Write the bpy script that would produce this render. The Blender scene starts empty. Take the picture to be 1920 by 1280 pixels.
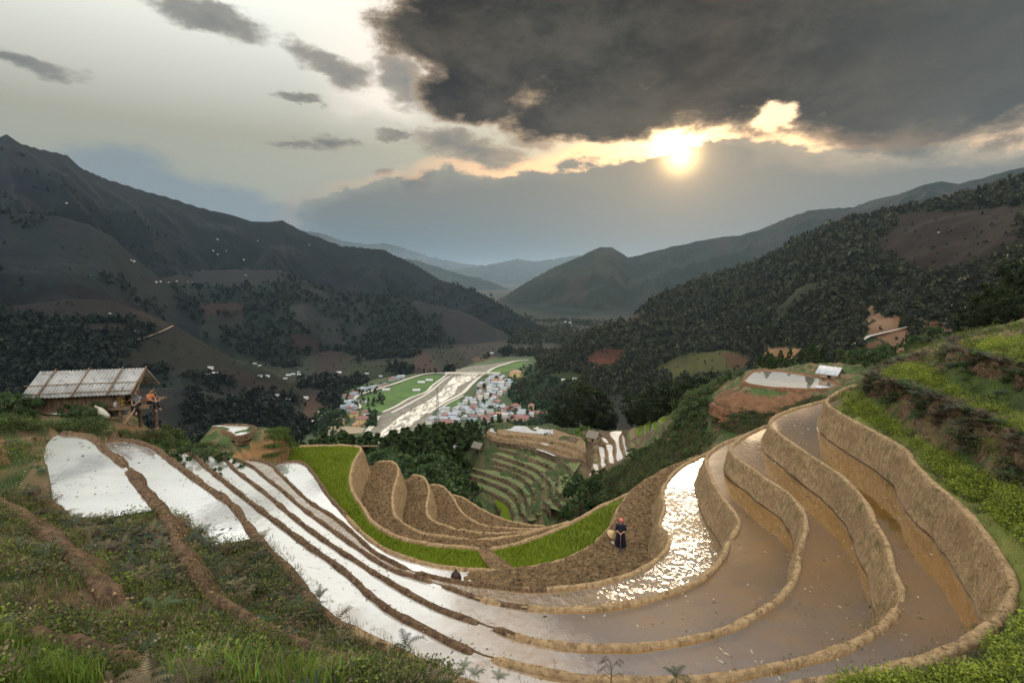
import bpy, math, random, numpy as np
from mathutils import Vector, Matrix, noise as mnoise
from mathutils.geometry import delaunay_2d_cdt
R = math.radians
random.seed(7); RNG = np.random.default_rng(7)
S = bpy.context.scene
COL = S.collection

# ------------------------------------------------------------------ camera
PITCH = 7.1; F = 960.0
cd = bpy.data.cameras.new('camera'); cd.sensor_width = 36; cd.lens = 18; cd.clip_start = .1; cd.clip_end = 90000
cam = bpy.data.objects.new('camera', cd); COL.objects.link(cam); cam.location = (0, 0, 0); cam.rotation_euler = (R(90-PITCH), 0, 0)
S.camera = cam
CP, SP = math.cos(R(PITCH)), math.sin(R(PITCH))
def ray(px, py):
    """direction of a pixel of the 1920x1280 photograph, forward component along the axis = 1"""
    u, v = (px-960)/F, (640-py)/F
    return np.array([u, CP+v*SP, -SP+v*CP])
def U(px, py, z):
    d = ray(px, py); return d*(z/d[2])
def UD(px, py, dep):
    return ray(px, py)*dep
def proj(x, y, z):
    dep = y*CP-z*SP
    v = y*SP+z*CP
    dep = np.maximum(dep, 1e-3)
    return 960+F*x/dep, 640-F*v/dep, dep

# ------------------------------------------------------------------ sun, view, sky
HAZE = 2.9e-5
SUN_AZ, SUN_EL = 17.6, 12.3
S.view_settings.view_transform = 'Standard'; S.view_settings.look = 'None'
S.view_settings.exposure = 0.0; S.view_settings.gamma = 1
S.render.engine = 'CYCLES'
cy = S.cycles
cy.use_denoising = True
cy.max_bounces = 5; cy.diffuse_bounces = 2; cy.glossy_bounces = 3; cy.transmission_bounces = 2; cy.volume_bounces = 0; cy.transparent_max_bounces = 6
cy.sample_clamp_indirect = 6; cy.sample_clamp_direct = 0; cy.use_adaptive_sampling = True; cy.adaptive_threshold = .02
sl = bpy.data.lights.new('sun', 'SUN'); sl.energy = 1.8; sl.angle = R(10); sl.color = (1, .80, .55)
so = bpy.data.objects.new('sun', sl); COL.objects.link(so)
sd = Vector((math.sin(R(SUN_AZ))*math.cos(R(SUN_EL)), math.cos(R(SUN_AZ))*math.cos(R(SUN_EL)), math.sin(R(SUN_EL))))
so.rotation_euler = (-sd).to_track_quat('-Z', 'Y').to_euler()

W = bpy.data.worlds.new('World'); S.world = W; W.use_nodes = True
WT = W.node_tree; WT.nodes.clear()
class X:
    """tiny expression builder over shader math nodes"""
    def __init__(s, t, sock): s.t = t; s.s = sock
    def _m(s, op, *a, clamp=False):
        n = s.t.nodes.new('ShaderNodeMath'); n.operation = op; n.use_clamp = clamp
        for i, v in enumerate((s,)+a):
            if isinstance(v, X): s.t.links.new(v.s, n.inputs[i])
            else: n.inputs[i].default_value = v
        return X(s.t, n.outputs[0])
    def __add__(s, o): return s._m('ADD', o)
    __radd__ = __add__
    def __sub__(s, o): return s._m('SUBTRACT', o)
    def __rsub__(s, o): return (s*-1)+o
    def __mul__(s, o): return s._m('MULTIPLY', o)
    __rmul__ = __mul__
    def __truediv__(s, o): return s._m('DIVIDE', o)
    def mx(s, o): return s._m('MAXIMUM', o)
    def mn(s, o): return s._m('MINIMUM', o)
    def clamp(s): return s._m('ADD', 0.0, clamp=True)
    def pw(s, o): return s._m('POWER', o)
    def exp(s): return s._m('EXPONENT')
    def ss(s, a, b):
        n = s.t.nodes.new('ShaderNodeMapRange'); n.interpolation_type = 'SMOOTHSTEP'
        s.t.links.new(s.s, n.inputs[0]); n.inputs[1].default_value = a; n.inputs[2].default_value = b
        return X(s.t, n.outputs[0])
def N(t, typ, **k):
    n = t.nodes.new(typ)
    for a, b in k.items(): setattr(n, a, b)
    return n
def lk(t, a, b):
    t.links.new(a.s if isinstance(a, X) else a, b)
def noise(t, vec, scale, detail=4, rough=.5, dist=0, out='Fac'):
    n = N(t, 'ShaderNodeTexNoise'); n.inputs['Scale'].default_value = scale; n.inputs['Detail'].default_value = detail
    n.inputs['Roughness'].default_value = rough; n.inputs['Distortion'].default_value = dist
    lk(t, vec, n.inputs['Vector']); return X(t, n.outputs[out])
def mixc(t, fac, a, b, blend='MIX'):
    n = N(t, 'ShaderNodeMix', data_type='RGBA', blend_type=blend)
    if isinstance(fac, X): lk(t, fac, n.inputs[0])
    else: n.inputs[0].default_value = fac
    for i, c in ((6, a), (7, b)):
        if isinstance(c, (tuple, list)): n.inputs[i].default_value = (c[0], c[1], c[2], 1)
        else: lk(t, c, n.inputs[i])
    return n.outputs[2]

def azel(px, py):
    d = ray(px, py); return math.degrees(math.atan2(d[0], d[1])), math.degrees(math.atan2(d[2], math.hypot(d[0], d[1])))
def build_sky():
    t = WT
    tc = N(t, 'ShaderNodeTexCoord').outputs['Generated']
    sep = N(t, 'ShaderNodeSeparateXYZ'); lk(t, tc, sep.inputs[0])
    x, y, z = (X(t, sep.outputs[i]) for i in range(3))
    az = x._m('ARCTAN2', y)*57.2958
    el = z._m('ARCSINE')*57.2958
    # noise in direction space, stretched along the horizon
    mp = N(t, 'ShaderNodeMapping'); lk(t, tc, mp.inputs[0]); mp.inputs['Scale'].default_value = (1, 1, 2.1)
    v = mp.outputs[0]
    n1 = noise(t, v, 3.2, 7, .62)
    n2 = noise(t, v, 9.0, 7, .62)
    n3 = noise(t, v, 2.0, 3, .5)
    n4 = noise(t, v, 30.0, 5, .6)
    # wisps for upper sky
    A = az + (noise(t, v, 5, 5, .6)-.5)*9
    E = el + (noise(t, v, 6.5, 5, .6)-.5)*6
    def ell(px, py, rx, ry, rot=0):
        a, e = azel(px, py)
        kx = rx/960*57.3*math.cos(R(a))**2; ky = ry/960*57.3*math.cos(R(abs(e)+7))**1.5
        kx = max(kx, .3)
        dx, dy = A-a, E-e
        c, s = math.cos(R(rot)), math.sin(R(rot))
        uu = (dx*c+dy*s)*(1/kx); vv = (dy*c-dx*s)*(1/ky)
        return 1.0-(uu*uu+vv*vv)._m('SQRT')
    def smax(a, b, k=.45):
        n = N(t, 'ShaderNodeMath', operation='SMOOTH_MAX'); lk(t, a, n.inputs[0]); lk(t, b, n.inputs[1]); n.inputs[2].default_value = k; return X(t, n.outputs[0])
    def union(l, k=0):
        m = ell(*l[0])
        for q in l[1:]: m = smax(m, ell(*q), k) if k else m.mx(ell(*q))
        return m
    big = union([(1180, 60, 400, 165), (1640, 60, 520, 180), (960, 30, 250, 140), (900, 165, 120, 66, 10), (1130, 215, 230, 55), (1500, 165, 330, 60, -6), (1800, 190, 300, 75),
                 (1500, -250, 800, 260), (1250, -700, 1500, 460)], .5)
    n5 = noise(t, v, 5.5, 9, .66, .35)
    dn = (n1-.5)*.55+(n5-.5)*.95+(n4-.5)*.22
    bigd = big+dn-.05-ell(1468, 224, 44, 22, 10).ss(-.3, .6)*.45
    bigm = bigd.ss(-.07, .15)
    bigcore = bigd.ss(-.02, .32)
    sm = union([(405, 40, 130, 32, -8), (610, 115, 120, 34, -12), (60, 120, 120, 17, -9), (560, 268, 95, 13, -3), (620, 265, 34, 18),
                (545, 178, 60, 12, -8), (880, 280, 160, 34, -5), (735, 262, 55, 9, -4), (770, 160, 60, 60), (780, 345, 44, 26), (1000, 250, 90, 40), (710, 330, 24, 12), (640, 145, 60, 45)])
    smd = sm+(n5-.5)*1.7+(n4-.5)*.6-.05
    smm = smd.ss(-.05, .50)*.9
    # band of cloud low over the far valley, its top lit from behind
    bank = union([(1330, 440, 500, 150), (1000, 450, 420, 130), (1330, 310, 80, 42), (1500, 378, 250, 44), (760, 410, 200, 60), (1800, 390, 400, 90)], .3)
    bankd = bank+(n5-.5)*.34+(n1-.5)*.15
    near = (az-14)*(1/24.0); near = (near*near*-1).exp()
    bankm = bankd.ss(-.03, .07)*near+bankd.ss(-.25, .35)*(1-near)
    bankline = bankd.ss(-.17, -.02)*(1-bankd.ss(0, .07))*(near*1.3).clamp()
    lb = union([(280, 350, 170, 52, -10), (420, 385, 130, 40, -20), (500, 420, 200, 40, -12)])+(n2-.5)*.5
    lbm = lb.ss(-.1, .5)
    # angle to the sun
    vm = N(t, 'ShaderNodeVectorMath', operation='DOT_PRODUCT'); lk(t, tc, vm.inputs[0]); vm.inputs[1].default_value = sd
    th = X(t, vm.outputs['Value']).mn(.999999)._m('ARCCOSINE')*57.2958
    g1 = (th*(-1/2.0)).exp(); g2 = (th*(-1/8.0)).exp(); g3 = (th*(-1/24.0)).exp()
    # clear sky: a physical sky and a pale veil over it
    nis = N(t, 'ShaderNodeTexSky', sky_type='NISHITA', sun_disc=False)
    nis.sun_elevation = R(SUN_EL); nis.sun_rotation = R(SUN_AZ); nis.air_density = 1.2; nis.dust_density = 2.5
    cr = N(t, 'ShaderNodeValToRGB'); lk(t, el*(1/90.0), cr.inputs[0])
    r = cr.color_ramp
    def st(p, c):
        e = r.elements.new(p); e.color = (*c, 1)
    r.elements[0].position = 0; r.elements[0].color = (.20, .26, .30, 1); r.elements[1].position = 1; r.elements[1].color = (1.5, 1.5, 1.5, 1)
    st(.045, (.25, .30, .325)); st(.09, (.30, .315, .27)); st(.15, (.355, .345, .26)); st(.22, (.70, .70, .61)); st(.28, (1.05, 1.05, .93)); st(.38, (1.05, 1.05, .97)); st(.5, (1.7, 1.7, 1.7))
    base = mixc(t, .015, cr.outputs[0], nis.outputs[0])
    # brighter veil between the small clouds and the big one
    veil = union([(760, 60, 190, 170, 0), (720, 170, 120, 60)])+(n3-.5)*.6
    base = mixc(t, veil.ss(-.35, .8)*.75, base, (1.15, 1.02, .88))
    base = mixc(t, (g2*.85).clamp(), base, (1.15, .85, .50))
    lit = g2*1.3+g1*4
    # small clouds
    smc = mixc(t, (g3*1.5).clamp(), (.22, .24, .235), (.50, .36, .23))
    smc = mixc(t, smd.ss(.2, 1.1), smc, (.16, .165, .155))
    c = mixc(t, smm, base, smc)
    c = mixc(t, lbm*.8, c, (.22, .28, .32))
    # big cloud
    bc = mixc(t, ((n5-.5)*1.3+(n2-.5)*.8+.5).ss(.25, .8), (.004, .0035, .002), (.078, .066, .044))
    bc = mixc(t, az.ss(20, 48)*.7, bc, (.095, .108, .10))
    bc = mixc(t, (g3*n1.ss(.35, .7)*.4).clamp(), bc, (.17, .115, .07))
    hi = el.ss(26, 44)  # unseen sky above, its colours added for the water's reflections
    bc = mixc(t, hi*.85, bc, mixc(t, ((az*(1/38.0)+.42)+(n5-.5)*2.2+(n1-.5)*1.6).ss(.25, .8), (1.0, .97, .92), (.26, .39, .48)))
    edge = mixc(t, (g3*1.5).clamp(), (.22, .21, .19), (.72, .49, .28))
    bc = mixc(t, bigcore, edge, bc)
    c = mixc(t, bigm, c, bc)
    # bank
    bk = mixc(t, el.ss(0, 11), (.085, .155, .20), (.20, .205, .185))
    bk = mixc(t, (g2*.26+g3*.06).clamp(), bk, (.60, .45, .28))
    c = mixc(t, bankm*.95, c, bk)
    e = mixc(t, (g3*2.0).clamp(), (.45, .38, .32), (1.6, .92, .45))
    c = mixc(t, bankline*(1-bigm*.8)*.8, c, e)
    # the sun's own glare in the gap
    gap = (1-bigm*.93)
    core = ((th*th*(-1/2.0)).exp()*16+(th*th*(-1/8)).exp()*1.2)*gap*(1-bankm*.82)
    em = mixc(t, 1.0, c, (0, 0, 0), 'ADD')
    gl = N(t, 'ShaderNodeCombineColor')
    halo = g1*1.1*gap*(1-bankm*.5) + g2*.05 + g3*1.3*(1-bigm)*(1-bankm)*el.ss(19, 12)*az.ss(0, 16)
    lk(t, core+halo, gl.inputs[0]); lk(t, core*.68+halo*.56, gl.inputs[1]); lk(t, core*.27+halo*.22, gl.inputs[2])
    fin = mixc(t, 1.0, c, gl.outputs[0], 'ADD')
    # lower half: dim ground tone
    fin = mixc(t, el.ss(-6, -1), (.05, .05, .045), fin)
    # unseen sky behind the camera, brightened as added fill light
    back = (y*-1).ss(-.1, .5)
    fin = mixc(t, back*el.ss(-1, 8)*.9, fin, (2.8, 2.76, 2.66))
    bg = N(t, 'ShaderNodeBackground'); lk(t, fin, bg.inputs[0]); bg.inputs[1].default_value = 1.0
    o = N(t, 'ShaderNodeOutputWorld'); lk(t, bg.outputs[0], o.inputs[0])
build_sky()
W.cycles.sampling_method = 'MANUAL'; W.cycles.sample_map_resolution = 1024

# ------------------------------------------------------------------ helpers
def tag(o, label=None, cat=None, group=None, kind=None):
    for k, v in (('label', label), ('category', cat), ('group', group), ('kind', kind)):
        if v: o[k] = v
    return o
def mesh_np(name, V, Fc, mat, parent=None, col=None, smooth=True, cols=None, mats=None, midx=None):
    V = np.asarray(V, np.float32); Fc = np.asarray(Fc, np.int32)
    me = bpy.data.meshes.new(name); k = Fc.shape[1]
    me.vertices.add(len(V)); me.vertices.foreach_set('co', V.ravel())
    me.loops.add(Fc.size); me.loops.foreach_set('vertex_index', Fc.ravel())
    me.polygons.add(len(Fc)); me.polygons.foreach_set('loop_start', np.arange(0, Fc.size, k, dtype=np.int32))
    me.polygons.foreach_set('loop_total', np.full(len(Fc), k, np.int32))
    if smooth: me.polygons.foreach_set('use_smooth', np.ones(len(Fc), bool))
    for m in (mats or [mat]): me.materials.append(m)
    if midx is not None: me.polygons.foreach_set('material_index', np.asarray(midx, np.int32))
    if cols is not None:
        a = me.color_attributes.new('Col', 'FLOAT_COLOR', 'POINT')
        c = np.ones((len(V), 4), np.float32); c[:, :3] = cols; a.data.foreach_set('color', c.ravel())
    me.update(calc_edges=True); me.validate()
    o = bpy.data.objects.new(name, me); COL.objects.link(o)
    if parent: o.parent = parent
    return o
class MB:
    """collects shapes for ONE mesh"""
    def __init__(s): s.v = []; s.f = []
    def add(s, V, Fs):
        b = len(s.v); s.v += [tuple(map(float, p)) for p in V]; s.f += [tuple(b+i for i in f) for f in Fs]
    def box(s, c, d, rz=0, M=None, taper=1):
        x, y, z = (q/2 for q in d); P = []
        for sz in (-1, 1):
            k = taper if sz > 0 else 1
            for sx, sy in ((-1, -1), (1, -1), (1, 1), (-1, 1)): P.append(Vector((sx*x*k, sy*y*k, sz*z)))
        m = M if M is not None else Matrix.Rotation(rz, 3, 'Z')
        P = [m @ p + Vector(c) for p in P]
        s.add(P, [(3, 2, 1, 0), (4, 5, 6, 7), (0, 1, 5, 4), (1, 2, 6, 5), (2, 3, 7, 6), (3, 0, 4, 7)])
    def bar(s, a, b, r0, r1=None, n=8, cap=True):
        a, b = Vector(a), Vector(b); r1 = r0 if r1 is None else r1
        d = (b-a).normalized(); u = d.orthogonal().normalized(); w = d.cross(u)
        P = []
        for p, r in ((a, r0), (b, r1)):
            for i in range(n):
                t = 2*math.pi*i/n; P.append(p+(u*math.cos(t)+w*math.sin(t))*r)
        Fs = [(i, (i+1) % n, n+(i+1) % n, n+i) for i in range(n)]
        if cap: Fs += [tuple(range(n-1, -1, -1)), tuple(range(n, 2*n))]
        s.add(P, Fs)
    def tube(s, pts, rad, n=8):
        pts = [Vector(p) for p in pts]; P = []; u = None
        for i, p in enumerate(pts):
            d = (pts[min(i+1, len(pts)-1)]-pts[max(i-1, 0)]).normalized()
            u = d.orthogonal().normalized() if u is None else (u-d*u.dot(d)).normalized()
            w = d.cross(u); r = rad[i] if isinstance(rad, (list, tuple)) else rad
            for k in range(n):
                t = 2*math.pi*k/n; P.append(p+(u*math.cos(t)+w*math.sin(t))*r)
        Fs = [(i*n+k, i*n+(k+1) % n, (i+1)*n+(k+1) % n, (i+1)*n+k) for i in range(len(pts)-1) for k in range(n)]
        Fs += [tuple(range(n-1, -1, -1)), tuple((len(pts)-1)*n+k for k in range(n))]
        s.add(P, Fs)
    def build(s, name, mat, parent=None, smooth=False, loc=None):
        me = bpy.data.meshes.new(name); me.from_pydata(s.v, [], s.f); me.materials.append(mat)
        if smooth: me.polygons.foreach_set('use_smooth', [True]*len(me.polygons))
        me.update(); o = bpy.data.objects.new(name, me); COL.objects.link(o)
        if parent: o.parent = parent
        if loc is not None: o.location = loc
        return o
def empty(name, loc=(0, 0, 0), rz=0, sc=1):
    o = bpy.data.objects.new(name, None); COL.objects.link(o); o.location = loc; o.rotation_euler = (0, 0, rz); o.scale = (sc,)*3
    o.empty_display_size = .2
    return o
def copy_tree(o, parent=None):
    c = o.copy(); COL.objects.link(c)
    if parent: c.parent = parent
    for ch in [q for q in o.children]: copy_tree(ch, c)
    return c

# numpy gradient noise
def _h(ix, iy, s):
    with np.errstate(over='ignore'):
        n = (ix.astype(np.int64)*374761393+iy.astype(np.int64)*668265263+s*982451653) & 0x7fffffff
        n = ((n ^ (n >> 13))*1274126177) & 0x7fffffff
        n = (n ^ (n >> 16))
    return (n & 0xffff)/65535.0*2*np.pi
def perlin(x, y, s=0):
    x = np.asarray(x, float); y = np.asarray(y, float)
    ix, iy = np.floor(x), np.floor(y); fx, fy = x-ix, y-iy
    u = fx*fx*fx*(fx*(fx*6-15)+10); v = fy*fy*fy*(fy*(fy*6-15)+10)
    def g(a, b):
        t = _h(ix+a, iy+b, s); return np.cos(t)*(fx-a)+np.sin(t)*(fy-b)
    n0 = g(0, 0)*(1-u)+g(1, 0)*u; n1 = g(0, 1)*(1-u)+g(1, 1)*u
    return (n0*(1-v)+n1*v)*1.5
def fbm(x, y, o=5, s=0, gain=.5):
    a, t, n = 1., 0., 0.
    for k in range(o):
        t = t+a*perlin(x, y, s+k*17); n += a; a *= gain; x = x*2.03+13.1; y = y*2.03+7.7
    return t/n
def ridged(x, y, o=5, s=0):
    a, t, n = 1., 0., 0.
    for k in range(o):
        t = t+a*(1-np.abs(perlin(x, y, s+k*17))*2); n += a; a *= .5; x = x*2.03+13.1; y = y*2.03+7.7
    return t/n
def sstep(a, b, x):
    t = np.clip((x-a)/(b-a), 0, 1); return t*t*(3-2*t)
def inpoly(P, x, y):
    P = np.asarray(P, float)[:, :2]; r = np.zeros(np.shape(x), bool)
    bx0, by0 = P.min(0); bx1, by1 = P.max(0)
    cand = (x >= bx0) & (x <= bx1) & (y >= by0) & (y <= by1)
    xs, ys = x[cand], y[cand]; q = np.zeros(len(xs), bool)
    for i in range(len(P)):
        x0, y0 = P[i]; x1, y1 = P[(i+1) % len(P)]
        if y0 == y1: continue
        c = ((y0 > ys) != (y1 > ys)) & (xs < (x1-x0)*(ys-y0)/(y1-y0)+x0)
        q ^= c
    r[cand] = q; return r
def pdist(P, x, y, closed=True):
    """distance from points to a polyline"""
    P = np.asarray(P, float)[:, :2]; d = np.full(np.shape(x), 1e18)
    for i in range(len(P) if closed else len(P)-1):
        a, b = P[i], P[(i+1) % len(P)]; ab = b-a; L = (ab**2).sum()+1e-9
        t = np.clip(((x-a[0])*ab[0]+(y-a[1])*ab[1])/L, 0, 1)
        d = np.minimum(d, (x-a[0]-t*ab[0])**2+(y-a[1]-t*ab[1])**2)
    return np.sqrt(d)
def smooth_line(P, step, closed=False):
    """Catmull-Rom through P, resampled evenly"""
    P = [np.asarray(p, float) for p in P]; out = []
    n = len(P)
    for i in range(n if closed else n-1):
        p1, p2 = P[i], P[(i+1) % n]
        p0 = P[i-1] if (i > 0 or closed) else 2*p1-p2
        p3 = P[(i+2) % n] if (i < n-2 or closed) else 2*p2-p1
        # centripetal parameters
        d1 = max(np.linalg.norm(p1-p0)**.5, 1e-3); d2 = max(np.linalg.norm(p2-p1)**.5, 1e-3); d3 = max(np.linalg.norm(p3-p2)**.5, 1e-3)
        m1 = (p2-p1)+d2*((p1-p0)/d1-(p2-p0)/(d1+d2)); m2 = (p2-p1)+d2*((p3-p2)/d3-(p3-p1)/(d2+d3))
        for t in np.linspace(0, 1, 12, endpoint=False):
            out.append((2*t**3-3*t**2+1)*p1+(t**3-2*t**2+t)*m1+(-2*t**3+3*t**2)*p2+(t**3-t**2)*m2)
    out.append(P[0] if closed else P[-1]); out = np.array(out)
    s = np.r_[0, np.cumsum(np.linalg.norm(np.diff(out[:, :2], axis=0), axis=1))]
    k = max(int(s[-1]/step), 3); q = np.linspace(0, s[-1], k+1)
    r = np.stack([np.interp(q, s, out[:, j]) for j in range(out.shape[1])], 1)
    return r[:-1] if closed else r
def Z(l, ox, oy, k):
    return [(ox+x/k, oy+y/k) for x, y in l]

# ------------------------------------------------------------------ materials
def new_mat(name):
    m = bpy.data.materials.new(name); m.use_nodes = True; t = m.node_tree
    b = t.nodes['Principled BSDF']; return m, t, b
def vco(t, scale=(1, 1, 1)):
    tc = N(t, 'ShaderNodeTexCoord'); mp = N(t, 'ShaderNodeMapping'); lk(t, tc.outputs['Object'], mp.inputs[0]); mp.inputs['Scale'].default_value = scale
    return mp.outputs[0]
def bump(t, b, h, strength=.5, dist=.05, prev=None):
    n = N(t, 'ShaderNodeBump'); n.inputs['Strength'].default_value = strength; n.inputs['Distance'].default_value = dist
    lk(t, h, n.inputs['Height']); lk(t, n.outputs[0], b.inputs['Normal']); return n
def m_noise(name, c1, c2, scale=3, rough=.9, bs=.5, bd=.05, bscale=None, c3=None, stretch=(1, 1, 1), spec=.2, s3=.7):
    m, t, b = new_mat(name); v = vco(t, stretch)
    n = noise(t, v, scale, 6, .65)
    c = mixc(t, n.ss(.33, .67), c1, c2)
    if c3:
        c = mixc(t, noise(t, v, scale*s3+.01, 5, .7, .5).ss(.5, .66), c, c3)
    lk(t, c, b.inputs['Base Color']); b.inputs['Roughness'].default_value = rough; b.inputs['Specular IOR Level'].default_value = spec
    if bs: bump(t, b, noise(t, v, bscale or scale*4, 6, .7), bs, bd)
    return m
def m_flat(name, c, rough=.7, metal=0, var=.15):
    m, t, b = new_mat(name); v = vco(t)
    c2 = tuple(min(1, q*(1+var)) for q in c); c1 = tuple(q*(1-var) for q in c)
    lk(t, mixc(t, noise(t, v, 2.3, 5, .6).ss(.3, .7), c1, c2), b.inputs['Base Color']); b.inputs['Roughness'].default_value = rough; b.inputs['Metallic'].default_value = metal
    b.inputs['Specular IOR Level'].default_value = .3
    return m
def m_attr(name, rough=.9, scale=.8, amt=.35, bs=.0, bd=.05, bscale=6, transl=0, spec=.2):
    """colour from the mesh's own colour attribute, broken up by noise"""
    m, t, b = new_mat(name); v = vco(t)
    a = N(t, 'ShaderNodeAttribute', attribute_name='Col')
    k = noise(t, v, scale, 6, .68)
    lo = N(t, 'ShaderNodeVectorMath', operation='SCALE'); lk(t, a.outputs['Color'], lo.inputs[0]); lk(t, 1+(k-.5)*2*amt*1.6, lo.inputs['Scale'])
    lk(t, lo.outputs[0], b.inputs['Base Color']); b.inputs['Roughness'].default_value = rough; b.inputs['Specular IOR Level'].default_value = spec
    if bs: bump(t, b, noise(t, v, bscale, 6, .7), bs, bd)
    if transl:
        out = t.nodes['Material Output']; tr = N(t, 'ShaderNodeBsdfTranslucent'); lk(t, lo.outputs[0], tr.inputs[0])
        mx = N(t, 'ShaderNodeMixShader'); mx.inputs[0].default_value = transl; lk(t, b.outputs[0], mx.inputs[1]); lk(t, tr.outputs[0], mx.inputs[2]); lk(t, mx.outputs[0], out.inputs[0])
    return m
def m_water(name, mud, refl=.68, rip=.012, ripscale=3.0, big=0.0, muck=.5, pale=None):
    m, t, b = new_mat(name); v = vco(t, (1, 1.0, 1))
    out = t.nodes['Material Output']
    n = noise(t, v, .35, 5, .6); n2 = noise(t, v, 1.4, 7, .75, 1.2)
    mudc = mixc(t, n.ss(.3, .7), tuple(q*.85 for q in mud), tuple(q*1.15 for q in mud))
    if pale:   # paler mud colour towards the left arm, standing in for bright sky reflection
        sx = N(t, 'ShaderNodeSeparateXYZ'); lk(t, v, sx.inputs[0]); mudc = mixc(t, (X(t, sx.outputs[0])+(n2-.5)*6).ss(-3.5, 2.5), pale, mudc)
    # silt and weed breaking the surface in small smears
    v2 = vco(t, (.5, 1.6, 1)); sp = noise(t, v2, 4.2, 7, .72, .6)
    spk = (sp.ss(.59, .66)*noise(t, v, .5, 3, .5).ss(.40, .60)+noise(t, vco(t, (1, 2.2, 1)), 9, 5, .7).ss(.62, .68)*.8)._m('MINIMUM', 1.0)*muck
    mudc = mixc(t, spk, mudc, (.10, .085, .06))
    lk(t, mudc, b.inputs['Base Color']); b.inputs['Roughness'].default_value = .35; b.inputs['Specular IOR Level'].default_value = .2
    gl = N(t, 'ShaderNodeBsdfGlossy'); gl.inputs['Roughness'].default_value = .03; gl.inputs['Color'].default_value = (.98, .98, 1, 1)
    h = noise(t, vco(t, (1, .55, 1)), ripscale, 4, .55, .4)
    h = h*(noise(t, v, .22, 3, .5).ss(.32, .68)*.8+.25)
    if big: h = h + noise(t, vco(t, (1, .7, 1)), 1.3, 3, .5)*big
    bm = N(t, 'ShaderNodeBump'); bm.inputs['Strength'].default_value = 1; bm.inputs['Distance'].default_value = rip; lk(t, h, bm.inputs['Height'])
    lk(t, bm.outputs[0], gl.inputs['Normal'])
    fr = N(t, 'ShaderNodeFresnel'); fr.inputs[0].default_value = 1.33
    film = noise(t, vco(t, (.5, 1.2, 1)), .9, 6, .68, 1.0)
    fac = (X(t, fr.outputs[0])*(1.2)+refl+(film-.5)*.5)._m('MINIMUM', .93)*(1-spk*.85)
    mx = N(t, 'ShaderNodeMixShader'); lk(t, fac, mx.inputs[0]); lk(t, b.outputs[0], mx.inputs[1]); lk(t, gl.outputs[0], mx.inputs[2]); lk(t, mx.outputs[0], out.inputs[0])
    return m
M_WL = m_water('water_pale', (.86, .84, .78), .62, .0025, 4.0, 0.0, .5)  # base colour whitened to stand in for the bright sky's reflection
M_WR = m_water('water_muddy', (.215, .10, .012), .42, .005, 4.0, 0, .9, (.60, .57, .50))
M_WG = m_water('water_rippled', (.22, .13, .05), .32, .060, 6.0, .6, .8)
M_WS = m_water('water_sky_white', (.86, .84, .80), .35, .003, 4, 0, .6)  # near-white base: sky reflection of the small plots put into the colour
M_WP = m_water('water_still', (.98, .92, .80), .50, .001, 3, 0, 0)  # the pond's sky glare is painted into its base colour
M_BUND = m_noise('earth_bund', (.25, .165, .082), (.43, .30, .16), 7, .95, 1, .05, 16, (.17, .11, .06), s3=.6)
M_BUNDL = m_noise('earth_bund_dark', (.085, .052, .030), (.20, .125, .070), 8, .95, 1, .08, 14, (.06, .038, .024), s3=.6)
def m_wall():
    m, t, b = new_mat('cut_earth_wall'); v = vco(t, (1, 1, .7)); v1 = vco(t)
    n = noise(t, v, 5, 8, .72, .3); big = noise(t, v1, .9, 4, .6); f = noise(t, v1, 22, 4, .7)
    c = mixc(t, n.ss(.35, .66), (.18, .122, .062), (.37, .255, .135)); c = mixc(t, big.ss(.44, .60)*.6, c, (.25, .16, .085))
    c = mixc(t, f.ss(.56, .68)*.7, c, (.46, .35, .22)); c = mixc(t, f.ss(.42, .33)*.8, c, (.055, .036, .022))
    c = mixc(t, noise(t, v1, 1.7, 6, .75, .5).ss(.57, .64)*.65, c, (.085, .10, .035))
    lk(t, c, b.inputs['Base Color']); b.inputs['Roughness'].default_value = .95; b.inputs['Specular IOR Level'].default_value = .15
    vo = N(t, 'ShaderNodeTexVoronoi', feature='DISTANCE_TO_EDGE'); vo.inputs['Scale'].default_value = 3.2
    wv = N(t, 'ShaderNodeVectorMath', operation='MULTIPLY_ADD'); nn = N(t, 'ShaderNodeTexNoise'); nn.inputs['Scale'].default_value = 2.5; lk(t, v, nn.inputs[0]); lk(t, nn.outputs['Color'], wv.inputs[0]); wv.inputs[1].default_value = (.5, .5, .5); lk(t, v, wv.inputs[2]); lk(t, wv.outputs[0], vo.inputs['Vector'])
    bump(t, b, n*.7+f*.35+X(t, vo.outputs['Distance']).mn(.06)*5, 1, .07); return m
M_WALL = m_wall()
M_WET = m_noise('wet_earth', (.045, .030, .020), (.085, .055, .034), 8, .5, .8, .03, 20)
M_PLOW = m_noise('ploughed_earth', (.09, .056, .026), (.26, .165, .078), 5, .95, 1, .12, 9, (.12, .085, .05), s3=2)
M_RICE = m_noise('rice_seedlings', (.075, .105, .001), (.11, .15, .003), 9, .8, .8, .08, 25)
M_STRAW = m_noise('grass_slope', (.03, .055, .015), (.085, .10, .035), 3, .9, 1, .1, 10, (.12, .08, .045))
M_TERR = m_attr('hillside_earth', .95, .9, .45, 1, .12, 7)
M_FAR = m_attr('far_hill_cover', .95, .012, .30, .9, 4, .12)
M_LEAF = m_attr('leaf', .6, 1.5, .25, 0, transl=.35)
M_WOOD = m_noise('weathered_wood', (.10, .065, .04), (.22, .15, .09), 6, .85, .6, .01, 20, stretch=(1, 1, 6))
M_BARK = m_noise('bark', (.05, .035, .025), (.11, .08, .055), 9, .9, .8, .03, 25)
M_DARK = m_flat('dark_cloth', (.012, .014, .024), .9)

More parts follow.
